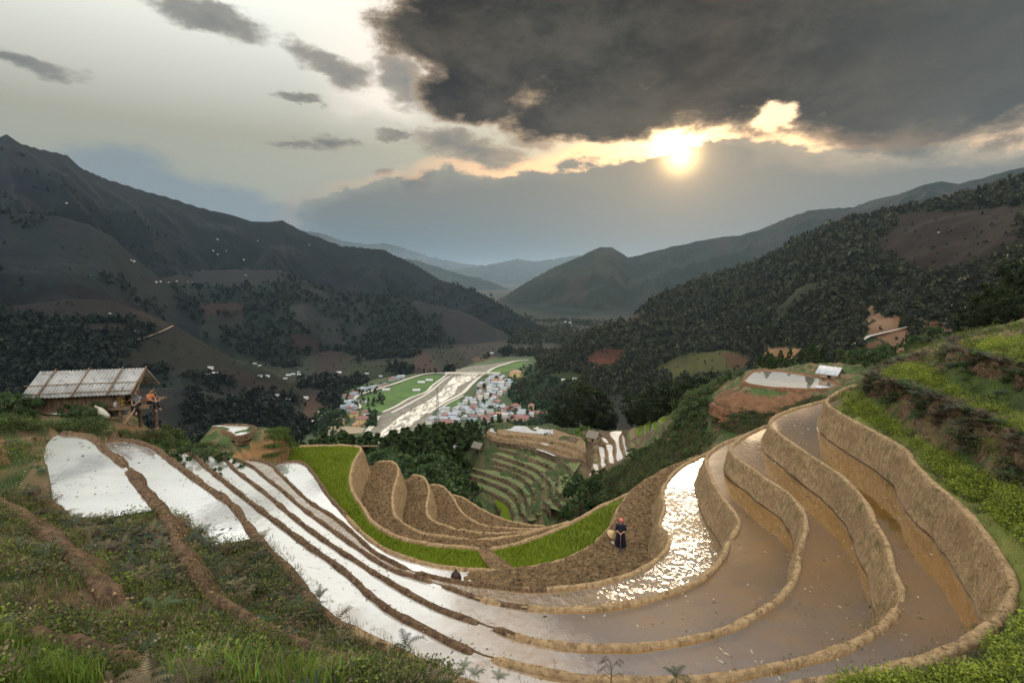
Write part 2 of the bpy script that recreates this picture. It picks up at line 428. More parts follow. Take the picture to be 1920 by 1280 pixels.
# ------------------------------------------------------------------ terrace rims (contours of the hillside, each at its own level)
RIMS = {}
def rim(key, z, pts, step=.22, **k):
    P = np.array([U(x, y, z)[:2] for x, y in pts]); RIMS[key] = dict(z=z, C=smooth_line(P, step), raw=P, **k); return RIMS[key]
Q3 = lambda l: Z(l, 500, 740, 3.0)
rim('water_5', -6.6, [(178, 836), (190, 830), (233, 826), (283, 838), (333, 873), (383, 910), (433, 945), (455, 972), (477, 1003), (500, 1028), (550, 1078), (593, 1135), (627, 1167), (690, 1200), (747, 1224), (793, 1250), (837, 1272),
     (920, 1300), (1030, 1325), (1150, 1337), (1300, 1328), (1400, 1308), (1500, 1288), (1600, 1271), (1657, 1262), (1730, 1240), (1813, 1204), (1873, 1158), (1895, 1125), (1896, 1087), (1877, 1050), (1847, 1005),
     (1800, 950), (1740, 900), (1712, 868), (1704, 852), (1660, 822), (1610, 796), (1568, 772), (1550, 756), (1560, 743), (1590, 728), (1625, 718), (1680, 703)], h=1.35, L=0.33, w=0.090, gaps=[(1708, 860)], lab='outermost brown earth bank curving round the widest muddy paddy on the right')
rim('water_4', -7.95, [(303, 853), (312, 847), (347, 847), (383, 873), (467, 940), (533, 990), (583, 1027), (640, 1067), (727, 1143), (800, 1182), (850, 1207), (908, 1230), (980, 1252), (1060, 1268), (1150, 1277), (1250, 1279),
     (1320, 1275), (1420, 1259), (1513, 1238), (1597, 1210), (1640, 1185), (1667, 1160), (1683, 1137), (1689, 1107), (1673, 1070), (1663, 1023), (1640, 983), (1627, 950), (1603, 920), (1580, 897), (1550, 876), (1510, 850), (1480, 828),
     (1455, 811), (1444, 797), (1450, 785), (1480, 770), (1545, 752), (1590, 738)], h=1.2, L=0.38, w=0.078, gaps=[(908, 1230), (1684, 1133)], lab='brown earth bank with two water gaps, second from the outside of the bowl of paddies')
rim('water_3', -9.15, [(356, 857), (364, 852), (410, 856), (443, 883), (500, 927), (567, 983), (633, 1030), (660, 1047), (727, 1090), (793, 1128), (850, 1152), (913, 1174), (990, 1200), (1060, 1212), (1150, 1216), (1250, 1207),
     (1347, 1186), (1397, 1165), (1453, 1128), (1480, 1100), (1493, 1073), (1498, 1035), (1507, 1008), (1510, 977), (1497, 947), (1467, 919), (1433, 898), (1410, 880), (1385, 864), (1370, 847), (1375, 833), (1404, 814), (1442, 797), (1495, 777)],
    h=1.05, L=0.3, w=0.078, gaps=[(913, 1174), (1499, 1038)], lab='brown earth bank third from the outside of the bowl of flooded paddies')
rim('water_2', -10.2, [(424, 864), (432, 860), (467, 872), (500, 897), (533, 923), (560, 947), (627, 997), (693, 1043), (735, 1068), (780, 1083), (822, 1096), (870, 1113), (927, 1130), (1010, 1142), (1060, 1143), (1143, 1138),
     (1227, 1120), (1293, 1097), (1327, 1075), (1353, 1047), (1366, 1015), (1385, 983), (1377, 964), (1347, 924), (1333, 895), (1324, 864), (1330, 850), (1353, 833), (1397, 816), (1440, 798)],
    h=1.4, L=0.58, w=0.078, gaps=[(822, 1096), (1367, 1013)], lab='narrow brown earth bank between the glittering paddy and the next one out')
rim('water_1', -11.6, [(456, 867), (465, 862), (500, 867), (527, 890), (580, 940), (627, 970), (667, 1003), (700, 1033), (735, 1053), (771, 1070), (800, 1078), (860, 1091), (930, 1100), (993, 1106), (1060, 1103), (1120, 1094), (1180, 1078),
     (1230, 1050), (1253, 1020), (1250, 1002), (1237, 987), (1241, 968), (1246, 955), (1242, 930), (1244, 915), (1253, 900), (1275, 877), (1332, 847), (1375, 827)], h=1.4, L=0.6, w=0.078, gaps=[(771, 1070)], lab='earth bank round the ploughed field where the woman stands, beside the glittering paddy')
rim('field_0', -13.0, [(516, 874), (524, 869), (560, 866), (587, 887), (612, 925), (640, 957), (680, 1000), (727, 1033), (790, 1055), (860, 1067), (930, 1071), (993, 1067), (1060, 1050), (1112, 1023), (1140, 995), (1153, 975), (1159, 957),
     (1168, 943), (1190, 917), (1212, 902), (1240, 885), (1275, 870), (1310, 856)], h=1.4, L=0.5, w=0.094, gaps=[(1112, 1023)], lab='pale brown earth bank on the outer side of the bright green seedling field')
rim('field_g', -14.4, [(548, 838), (600, 836), (660, 836), (676, 840), (664, 866), (657, 893), (660, 918), (680, 952), (700, 980), (740, 1005), (790, 1019), (870, 1027), (912, 1030), (960, 1022), (1000, 1010), (1067, 983), (1126, 950), (1184, 924), (1225, 900), (1262, 879)],
    h=2.2, L=0.7, w=0.101, gaps=[(912, 1030)], lab='tall tan earth bank holding up the bright green seedling field')
rim('field_a', -16.6, Q3([(600, 392), (625, 380), (700, 378), (735, 405), (740, 445), (715, 530), (708, 620), (728, 690), (800, 745), (900, 785), (1050, 806), (1165, 816), (1350, 803), (1500, 775), (1620, 742), (1740, 705)]), h=2.0, L=0.7, w=0.101, gaps=Q3([(1165, 816)]),
    lab='tan S-shaped earth bank below the first ploughed step inside the bowl')
rim('field_b', -18.6, Q3([(790, 470), (830, 455), (870, 460), (900, 492), (914, 545), (898, 640), (915, 692), (970, 727), (1060, 752), (1200, 778), (1350, 780), (1500, 766), (1640, 738)]), h=1.8, L=0.7, w=0.101, gaps=Q3([(1062, 752)]),
    lab='tan curved earth bank below the second ploughed step inside the bowl')
rim('field_c', -20.4, Q3([(890, 520), (920, 510), (965, 508), (1010, 535), (1050, 582), (1080, 640), (1130, 690), (1200, 728), (1262, 742), (1350, 752), (1500, 757), (1620, 742)]), h=1.6, L=0.7, w=0.101, gaps=Q3([(1262, 742)]),
    lab='tan earth bank below the third ploughed step inside the bowl')
rim('field_d', -22.0, Q3([(1010, 570), (1045, 566), (1100, 580), (1200, 640), (1300, 690), (1400, 720), (1480, 733), (1600, 742)]), h=1.6, L=0.8, w=0.101, gaps=[], lab='innermost and lowest tan earth bank in front of the far terraced knoll')
# right-hand grassy terraces
rim('band_6', -4.85, [(1990, 862), (1897, 810), (1847, 787), (1763, 750), (1700, 723), (1662, 716), (1647, 706), (1655, 693), (1690, 680), (1745, 666)][::-1], h=1.65, L=.8, w=0.094, gaps=[], lab='steep fern-covered bank between the two lower green terraces on the right')
rim('band_7', -3.25, [(2010, 712), (1920, 687), (1863, 674), (1813, 663), (1793, 650), (1800, 640), (1850, 634), (1930, 632)][::-1], h=1.5, L=.8, w=.11, gaps=[], lab='steep fern-covered bank below the topmost green terrace on the right')
for k in ('band_6', 'band_7'): RIMS[k]['C'] = RIMS[k]['C'][::-1]
# left-hand terraces
rim('water_6', -5.6, [(98, 822), (112, 814), (167, 819), (190, 838), (233, 872), (257, 905), (277, 932), (307, 960), (325, 1005), (350, 1056), (385, 1108), (433, 1142), (500, 1180), (583, 1220), (650, 1245), (740, 1290)], h=1.0, L=.5, w=0.094, gaps=[(237, 877)],
    lab='crumbly brown earth bank running down from the hut between the two left paddies')
rim('band_p', -4.5, [(-120, 900), (-40, 932), (20, 956), (70, 990), (130, 1040), (175, 1088), (215, 1122), (245, 1145)], h=.9, L=.6, w=.11, gaps=[], lab='short brown earth bank crossing the weedy slope at lower left')
rim('band_q', -3.9, [(-60, 1190), (40, 1198), (130, 1212), (200, 1235), (270, 1262), (330, 1290)], h=.6, L=.5, w=.09, gaps=[], lab='low dark earth bank in the grass at the lower left corner')
ORDER = ['water_5', 'water_4', 'water_3', 'water_2', 'water_1', 'field_0', 'field_g', 'field_a', 'field_b', 'field_c', 'field_d']
POLY = {}
for a, b in zip(ORDER[1:], ORDER[:-1]):
    POLY[a] = (np.r_[RIMS[a]['C'], RIMS[b]['C'][::-1]], RIMS[a]['z'])
# the two flooded plots at the left
z5, z6 = RIMS['water_5']['z'], RIMS['water_6']['z']
def cut(C, x, y, z):
    p = U(x, y, z)[:2]; return int(np.argmin(((C-p)**2).sum(1)))
C5, C6 = RIMS['water_5']['C'], RIMS['water_6']['C']
POLY['left_5'] = (np.r_[C5[:cut(C5, 484, 1010, z5)], [U(470, 1009, z5)[:2], U(440, 1014, z5)[:2], U(402, 1024, z5)[:2], U(375, 1008, z5)[:2], U(345, 985, z5)[:2]], C6[:cut(C6, 303, 957, z6)][::-1]], z5)
POLY['left_6'] = (np.r_[C6[:cut(C6, 296, 948, z6)], [U(*q, z6)[:2] for q in [(285, 956), (240, 965), (190, 972), (140, 972), (105, 965), (100, 940), (93, 912), (85, 885), (75, 870), (66, 858), (74, 845), (88, 828)]]], z6)

# ------------------------------------------------------------------ the ground near the camera: control points (photo pixel, height)
CTRL = []
def cp(px, py, z): CTRL.append(tuple(U(px, py, z)))
def cpd(px, py, d): CTRL.append(tuple(UD(px, py, d)))
for k, r in RIMS.items():
    C = r['C']; n = max(3, int(1.3/ .22)); z = r['z']
    if k in ('water_1', 'field_0', 'field_g', 'field_a', 'field_b', 'field_c', 'field_d'): n *= 2
    T = np.gradient(C, axis=0); T /= np.linalg.norm(T, axis=1)[:, None]+1e-9; NL = np.stack([-T[:, 1], T[:, 0]], 1); r['NL'] = NL
    for i in range(0, len(C), n):
        CTRL.append((C[i, 0], C[i, 1], z-.05))
        q = C[i]+NL[i]*(r['L']+.5); CTRL.append((q[0], q[1], z-r['h']-.15))
for p in [(-60, 1100, -4.2), (60, 1110, -4.2), (150, 1150, -4.2), (100, 1060, -4.4), (0, 1020, -4.35), (0, 1270, -3.75), (120, 1275, -3.7), (220, 1280, -3.8), (300, 1230, -4.3), (250, 1190, -4.4), (400, 1280, -4.3), (500, 1279, -4.9),
          (330, 1150, -4.9), (250, 1110, -5.0), (200, 1040, -5.2), (150, 1000, -5.45), (280, 1010, -5.55), (220, 1080, -5.3), (410, 1200, -5.0), (530, 1250, -5.3), (610, 1279, -5.6),
          (420, 1040, -6.55), (400, 1080, -6.35), (480, 1060, -6.6), (480, 1110, -6.4), (560, 1150, -6.4), (620, 1200, -6.3), (700, 1250, -6.4), (390, 1028, -6.6), (470, 1016, -6.65),
          (60, 940, -4.9), (30, 900, -4.7), (20, 860, -4.75), (60, 880, -4.75), (80, 930, -4.95), (40, 820, -5.1), (90, 812, -5.3), (10, 800, -5.2), (60, 840, -4.85), (-100, 850, -4.4), (-150, 1000, -3.8), (-200, 1200, -3.2),
          (30, 780, -5.9), (100, 800, -5.6), (150, 795, -5.8), (180, 790, -7.0), (240, 795, -7.1), (300, 800, -7.2), (240, 815, -6.9), (360, 810, -7.5), (330, 840, -7.9), (400, 835, -10.1), (300, 825, -6.95),
          (15, 770, -6.9), (100, 780, -6.9), (440, 805, -11.2), (480, 800, -11.3), (400, 799, -11.2), (440, 826, -11.5), (250, 780, -7.5),
          (450, 850, -11.8), (480, 835, -11.5), (520, 830, -11.7), (550, 850, -12.9), (500, 855, -11.9), (530, 812, -11.6), (500, 815, -11.4), (545, 815, -12.0), (535, 865, -12.6), (556, 870, -12.8), (560, 842, -14.2), (575, 862, -13.6),
          (1720, 835, -6.5), (1790, 880, -6.5), (1860, 930, -6.5), (1910, 1080, -6.6), (1919, 1000, -6.4), (1919, 1150, -6.5), (1900, 1220, -6.5), (1840, 1279, -6.5), (1760, 1279, -6.6), (1660, 1290, -6.6), (1450, 1340, -6.2), (2000, 1250, -5.9), (2050, 1100, -5.8),
          (1600, 770, -6.5), (1640, 790, -6.4), (1600, 745, -6.5), (1780, 728, -4.8), (1700, 700, -4.85), (1860, 775, -4.75), (1950, 800, -4.75), (1900, 660, -3.2), (1880, 650, -3.2), (1650, 1330, -6.2)]:
    cp(*p)
for p in [(204, 806, 22), (180, 806, 21.5), (150, 803, 21.5), (120, 800, 21.5), (230, 812, 21.5), (1480, 690, 68), (1560, 706, 60), (1600, 700, 60), (1640, 700, 55), (1390, 700, 63), (1340, 725, 66), (1300, 750, 70), (1292, 790, 78), (1296, 742, 100), (1325, 724, 95), (1380, 705, 80), (1340, 800, 55), (1300, 830, 57), (1250, 862, 64),
          (1200, 888, 76), (1150, 917, 88), (1100, 950, 92), (1050, 970, 96), (1240, 803, 119), (1264, 797, 112), (1312, 765, 72), (1264, 835, 76), (1330, 770, 60), (1360, 790, 54), (1290, 800, 62),
          (1400, 735, 54.5), (1480, 745, 53.6), (1560, 740, 53), (1350, 752, 55), (1400, 766, 52), (1480, 770, 51.5), (1380, 785, 50.3), (1440, 790, 50), (1420, 800, 49), (1470, 808, 46), (1400, 812, 46),
          (1640, 690, 60), (1700, 660, 45), (1740, 655, 40), (1800, 630, 60), (1900, 635, 60), (1850, 632, 75), (1919, 620, 80)]:
    cpd(*p)
# open ground falling to the valley (azimuth, distance, height)
for a, r, z in [(-32, 48, -20), (-40, 40, -14), (-45, 46, -20), (-36, 60, -34), (-20, 52, -27), (-50, 60, -30), (-60, 30, -6), (-75, 30, -3), (-75, 80, -20), (-90, 15, -1.5), (-120, 15, 1), (180, 8, 1.5), (150, 15, 3), (120, 15, 1),
                (90, 15, -2), (75, 25, -2), (60, 40, 1), (60, 80, 6), (60, 150, 10), (90, 60, 12), (90, 150, 30), (-90, 60, 0), (-90, 150, -10), (180, 40, 12), (0, 3, -3.0), (0, 1, -1.9), (60, 3, -2.4), (-60, 3, -2.2), (0, 5, -4.4), (30, 5, -4.4), (-30, 5, -3.6), (45, 8, -5.4), (70, 10, -4.6), (-70, 8, -2.6),
                (-22, 75, -40), (-10, 75, -40), (-3, 70, -37), (-16, 112, -43), (-8, 112, -42), (-24, 112, -44), (-4, 118, -41), (-12, 95, -40), (-22, 150, -60), (-10, 150, -55), (0, 150, -52), (-35, 110, -60), (-35, 200, -110), (-50, 150, -80), (-20, 220, -90),
                (-5, 220, -82), (5, 220, -85), (10, 190, -72), (-3, 90, -47), (2, 90, -47.5), (6, 88, -46), (2, 75, -39), (6, 60, -31), (10, 60, -29), (12, 75, -36), (15, 48, -22), (10, 150, -48), (14, 160, -50), (8, 145, -44), (20, 140, -42), (20, 200, -62), (25, 120, -32), (30, 110, -30), (30, 200, -60), (38, 110, -22), (38, 200, -48),
                (45, 130, -8), (45, 200, -25), (-20, 320, -130), (0, 320, -125), (12, 320, -115), (25, 320, -85), (40, 320, -50), (60, 320, 0), (-40, 320, -150), (-60, 320, -120), (-75, 320, -60), (90, 320, 40), (180, 320, 60)]:
    CTRL.append((r*math.sin(R(a)), r*math.cos(R(a)), z))
# the terraced knoll beyond the ravine, the strips on its right shoulder, the pond on the spur
QK = lambda l: Z(l, 840, 780, 4.364)
KNOLL = [[(425, 92), (408, 115), (420, 140), (600, 158), (780, 182), (900, 205), (1050, 255), (1130, 300)], [(330, 112), (322, 138), (400, 172), (600, 200), (800, 235), (1000, 295), (1135, 325)], [(252, 132), (300, 165), (400, 197), (550, 217), (700, 252), (850, 300), (1000, 345), (1095, 345)],
         [(245, 168), (330, 205), (500, 238), (700, 282), (850, 337), (950, 385), (1000, 430), (1015, 490)], [(340, 238), (500, 283), (650, 332), (800, 392), (880, 440), (905, 520), (890, 600), (950, 660), (1020, 700)],
         [(300, 285), (450, 330), (600, 380), (720, 430), (800, 500), (845, 570), (850, 640), (900, 705), (985, 765)], [(262, 330), (400, 372), (550, 422), (680, 482), (750, 550), (775, 630), (790, 700), (850, 755)],
         [(225, 375), (400, 415), (550, 472), (650, 540), (700, 620), (725, 700), (790, 760)], [(195, 430), (350, 478), (500, 532), (590, 590), (640, 660), (665, 740), (740, 810)], [(165, 482), (300, 522), (450, 582), (540, 640), (585, 710), (605, 790), (670, 860)],
         [(120, 540), (250, 582), (400, 642), (490, 695), (530, 770), (545, 870)], [(60, 575), (150, 612), (280, 662), (380, 722), (425, 785), (435, 850)]]
KZ = [-38-.78*i for i in range(12)]
for l, z in zip(KNOLL, KZ):
    for x, y in QK(l): cp(x, y, z-.5)
for x, y in QK([(500, 90), (700, 95), (850, 120), (1000, 170), (1100, 200)]): cp(x, y, -38.4)
STRIPS = [([(1240, 250), (1270, 255), (1290, 340), (1305, 430), (1262, 420), (1245, 340)], -40, 'w'), ([(1300, 232), (1340, 232), (1350, 310), (1360, 388), (1327, 385), (1308, 300)], -39.3, 'w'), ([(1332, 128), (1420, 122), (1403, 170), (1408, 250), (1435, 372), (1388, 370), (1375, 260), (1360, 200), (1330, 165)], -38.6, 'w'),
          ([(1425, 150), (1445, 180), (1455, 240), (1500, 348), (1472, 342), (1435, 250)], -38, 'w'), ([(1190, 388), (1220, 390), (1248, 470), (1217, 468)], -40.6, 'w'), ([(1260, 175), (1300, 190), (1312, 225), (1282, 215)], -39.4, 'w'), ([(1150, 440), (1165, 455), (1200, 528), (1178, 522)], -41.2, 'w'),
          ([(1560, 85), (1612, 65), (1585, 120), (1603, 230), (1572, 222), (1548, 150)], -36.8, 'g'), ([(1622, 60), (1662, 38), (1642, 110), (1672, 185), (1630, 172), (1615, 110)], -35.8, 'g'), ([(1680, 50), (1705, 40), (1738, 105), (1725, 128), (1695, 115)], -34.6, 'g'), ([(1730, 18), (1790, 0), (1820, 52), (1795, 62), (1745, 45)], -33.2, 'g'),
          ([(1490, 110), (1535, 90), (1530, 150), (1545, 240), (1560, 300), (1520, 280), (1495, 180)], -37.4, 'b'), ([(1200, 240), (1225, 235), (1235, 340), (1250, 380), (1205, 370)], -40.4, 'b')]
for l, z, _ in STRIPS:
    c = np.mean(QK(l), 0); cp(c[0], c[1], z-.6)
    for x, y in QK(l)[::2]: cp(x, y, z-.7)
PONDPX = Z([(562, 640), (600, 592), (650, 565), (750, 560), (880, 570), (1000, 588), (1130, 610), (1230, 642), (1318, 682), (1250, 705), (1080, 712), (850, 702), (700, 690), (592, 668)], 1260, 560, 4.174)
for x, y in PONDPX: cp(x, y, -11.9)
CTRL = np.array(CTRL)
def _rbf():
    P = CTRL.copy()
    # merge near-duplicates so the system stays well posed
    keep = []; 
    key = {}
    for i, (x, y, z) in enumerate(P):
        r = math.hypot(x, y); s = max(.35, r*.012); kk = (round(x/s), round(y/s), round(math.log(s), 1))
        if kk in key: continue
        key[kk] = 1; keep.append(i)
    P = P[keep]; n = len(P)
    D = np.hypot(P[:, None, 0]-P[None, :, 0], P[:, None, 1]-P[None, :, 1])
    A = np.zeros((n+3, n+3)); A[:n, :n] = -D+np.eye(n)*-.05; A[:n, n] = 1; A[:n, n+1:] = P[:, :2]; A[n, :n] = 1; A[n+1:, :n] = P[:, :2].T
    w = np.linalg.solve(A, np.r_[P[:, 2], 0, 0, 0]); return P, w
RP, RW = _rbf()
def h_near(x, y):
    out = np.empty(x.shape); xf, yf = x.ravel(), y.ravel(); o = out.reshape(-1); n = len(RP)
    for i in range(0, len(xf), 20000):
        a, b = xf[i:i+20000], yf[i:i+20000]
        D = np.sqrt((a[:, None]-RP[None, :, 0])**2+(b[:, None]-RP[None, :, 1])**2)
        o[i:i+20000] = -D@RW[:n]+RW[n]+RW[n+1]*a+RW[n+2]*b
    r = np.hypot(x, y)
    return out + fbm(x*.9, y*.9, 4, 3)*.10*np.clip(r/14, .3, 6) + fbm(x*.12, y*.12, 4, 5)*sstep(30, 140, r)*3.0

# ------------------------------------------------------------------ the far hills: crest lines (photo pixel, distance, slope)
RIDGES = [
 ('left_mountain', [(-420, 260, 2320), (-200, 240, 2400), (-60, 262, 2400), (0, 255, 2400), (12, 250, 2400), (38, 268, 2400), (75, 280, 2440), (125, 290, 2480), (150, 313, 2480), (200, 335, 2560), (300, 365, 2640), (400, 395, 2720), (470, 412, 2720), (500, 415, 2720), (530, 413, 2720), (580, 438, 2680), (640, 460, 2640), (700, 465, 2560), (720, 468, 2560), (760, 487, 2480), (830, 525, 2320), (900, 548, 2160), (950, 577, 2000), (1010, 607, 1840), (1060, 637, 1680)], .55, 90),
 ('left_shoulder', [(-300, 370, 1500), (0, 400, 1500), (50, 398, 1500), (100, 403, 1500), (170, 420, 1500), (215, 447, 1500), (262, 490, 1550), (330, 545, 1600), (420, 600, 1600)], .50, 50),
 ('left_spur', [(230, 570, 1900), (300, 522, 1900), (350, 508, 1900), (450, 506, 1900), (525, 507, 1850), (560, 517, 1820), (600, 543, 1800), (640, 552, 1750), (700, 556, 1700), (760, 560, 1700), (830, 572, 1700), (880, 590, 1650), (930, 616, 1600), (980, 640, 1600), (1050, 665, 1550)], .40, 40),
 ('left_fields', [(-300, 560, 950), (-100, 565, 1000), (0, 575, 1000), (130, 556, 1000), (200, 560, 1000), (270, 585, 1000), (330, 612, 950), (380, 640, 930), (430, 668, 900), (500, 692, 880), (560, 728, 860), (600, 758, 850), (640, 790, 840)], .42, 22),
 ('left_wood', [(-300, 745, 520), (0, 742, 560), (150, 745, 600), (230, 725, 620), (300, 706, 630), (380, 702, 630), (450, 716, 640), (520, 742, 650), (560, 772, 650), (590, 800, 650)], .5, 18),
 ('pale_range', [(450, 440, 21850), (560, 432, 21850), (600, 436, 21850), (640, 450, 21850), (690, 458, 21390), (720, 455, 20700), (760, 465, 20700), (800, 478, 20700), (860, 492, 20700), (910, 497, 20700), (1000, 500, 20700)], .4, 60),
 ('pale_range', [(840, 505, 16099), (910, 497, 16560), (970, 485, 17250), (1000, 490, 17250), (1040, 485, 17250), (1085, 478, 17250), (1140, 490, 17250)], .4, 50),
 ('blue_range', [(700, 475, 9520), (780, 487, 9180), (860, 513, 8500), (900, 520, 8500), (940, 535, 8160), (965, 547, 7990), (1010, 565, 7820)], .4, 40),
 ('cone_hill', [(900, 585, 3750), (940, 558, 3875), (980, 532, 4000), (1040, 500, 4125), (1090, 480, 4125), (1118, 466, 4125), (1128, 462, 4125), (1148, 463, 4125), (1178, 482, 4125), (1230, 476, 4250), (1300, 468, 4250), (1350, 455, 4250), (1400, 440, 4250), (1450, 420, 4250), (1480, 408, 4187), (1520, 393, 4125), (1560, 390, 4125), (1600, 387, 4062), (1640, 372, 4000), (1680, 363, 4000), (1760, 358, 3875), (1850, 340, 3750), (1919, 325, 3750), (2100, 285, 3750)], .42, 80),
 ('right_range', [(1180, 482, 4080), (1260, 462, 4080), (1330, 447, 4080), (1390, 440, 4080), (1430, 430, 4080), (1500, 420, 3944), (1640, 380, 3672), (1700, 358, 3536), (1730, 345, 3536), (1765, 338, 3536), (1800, 344, 3536), (1850, 330, 3536), (1919, 312, 3536), (2100, 290, 3536)], .4, 60),
 ('right_wood', [(985, 725, 960), (1010, 690, 1000), (1040, 655, 1050), (1080, 622, 1100), (1120, 603, 1120), (1180, 600, 1150), (1210, 572, 1250), (1260, 545, 1300), (1350, 514, 1350), (1400, 500, 1350), (1450, 480, 1350), (1500, 450, 1300), (1560, 422, 1280), (1620, 405, 1250), (1700, 392, 1200), (1760, 380, 1180), (1840, 365, 1150), (1919, 340, 1100), (2200, 280, 1100)], [(1000, .42), (1200, .30), (1400, .27), (1700, .28), (2200, .3)], 30),
]
for i, (nm, pts, s, am) in enumerate(RIDGES):
    L = []
    for px, py, r in pts:
        d = ray(px, py); hz = math.hypot(d[0], d[1]); L.append((math.atan2(d[0], d[1]), r, d[2]/hz*r))
    L = np.array(L)
    if isinstance(s, list):
        sa = np.array([(math.atan2(ray(px, 600)[0], ray(px, 600)[1]), v) for px, v in s])
    else: sa = np.array([(-2, s), (2, s)])
    RIDGES[i] = (nm, L, sa, am)
FLOOR = -190.0
FPX = [(520, 860), (590, 800), (632, 765), (640, 735), (700, 712), (760, 702), (850, 697), (880, 684), (930, 670), (1000, 668), (1010, 680), (985, 700), (975, 722), (962, 745), (990, 757), (1035, 775), (1040, 830), (900, 880), (700, 900)]
FP = np.array([U(x, y, FLOOR)[:2] for x, y in FPX])
def h_far(x, y, full=False):
    r = np.hypot(x, y); az = np.arctan2(x, y)
    best = np.full(r.shape, FLOOR+0.0); idx = np.full(r.shape, -1)
    g1 = ridged(x/420+.3, y/420, 5, 11)-.35; g2 = fbm(x/90, y/90, 4, 31)
    for i, (nm, L, sa, am) in enumerate(RIDGES):
        a = L[:, 0]
        rc = np.interp(az, a, L[:, 1]); zc = np.interp(az, a, L[:, 2])
        over = np.maximum(a[0]-az, az-a[-1]).clip(0)
        zc = zc-over*rc*.7
        k = .7 if 'pale' in nm or 'range' in nm else 1
        jag = fbm(az*rc/130, az*0+i*3.3, 4, 40+i)*(rc/3000*9)
        sf = np.interp(az, sa[:, 0], sa[:, 1])
        d = rc-r
        front = zc+jag-sf*d*(1+.0*d)
        back = zc+jag+ .45*d
        f = sstep(0, 520, d)*am*(g1*1.6) + sstep(0, 200, d)*g2*am*.25
        h = np.where(d > 0, front+f, back)
        m = h > best; best = np.where(m, h, best); idx = np.where(m, i, idx)
    df = pdist(FP, x, y); ins = inpoly(FP, x, y)
    df = np.where(ins, 0, df)
    lim = FLOOR+df*.5+sstep(0, 120, df)*12*(g2+.3)
    m = lim < best; best = np.where(m, lim, best)
    return (best, idx) if full else best
PONDXY = smooth_line([U(x, y, -11.8)[:2] for x, y in PONDPX], .5, True)
SUNK = [(P, z-.35) for P, z in POLY.values()]
def height(x, y, full=False):
    x = np.asarray(x, float); y = np.asarray(y, float); r = np.hypot(x, y)
    w = sstep(190, 330, r)
    hf, idx = h_far(x, y, True)
    h = np.where(w < 1, h_near(x, y) if (w < 1).any() else 0, 0) if (w < 1).all() else None
    if h is None:
        h = hf.copy(); m = w < 1
        if m.any():
            hn = h_near(x[m], y[m]); h[m] = hn*(1-w[m])+hf[m]*w[m]
    elif (w > 0).any(): h = h*(1-w)+hf*w
    near = r < 75
    if near.any():
        xs, ys = x[near], y[near]; hh = h[near]
        for P, z in SUNK:
            q = inpoly(P, xs, ys); hh = np.where(q, np.minimum(hh, z), hh)
        q = inpoly(PONDXY, xs, ys); hh = np.where(q, np.minimum(hh, -12.3), hh)
        h[near] = hh
    return (h, idx) if full else h

# ------------------------------------------------------------------ terrain meshes
def polar(az0, az1, na, r0, r1, nr):
    az = np.linspace(R(az0), R(az1), na); r = np.exp(np.linspace(math.log(r0), math.log(r1), nr))
    A, Rr = np.meshgrid(az, r); x, y = Rr*np.sin(A), Rr*np.cos(A)
    i = np.arange((nr-1)*na).reshape(nr-1, na)[:, :-1].ravel()
    Fc = np.stack([i, i+na, i+na+1, i+1], 1)
    return x.ravel(), y.ravel(), Fc
def mixn(a, b, w): return a*(1-w[:, None])+b*w[:, None]
C3 = lambda *c: np.array(c, float)
BANDP = [[(1560, 770), (1600, 740), (1625, 735), (1640, 760), (1713, 820), (1780, 852), (1850, 893), (1990, 960), (1990, 1300), (1880, 1160), (1900, 1090), (1850, 1005), (1740, 900), (1700, 850)],
         [(1650, 705), (1700, 680), (1743, 693), (1813, 737), (1863, 757), (1990, 800), (1990, 860), (1850, 787), (1700, 722)], [(1798, 642), (1850, 634), (1990, 632), (1990, 712), (1850, 670)]]
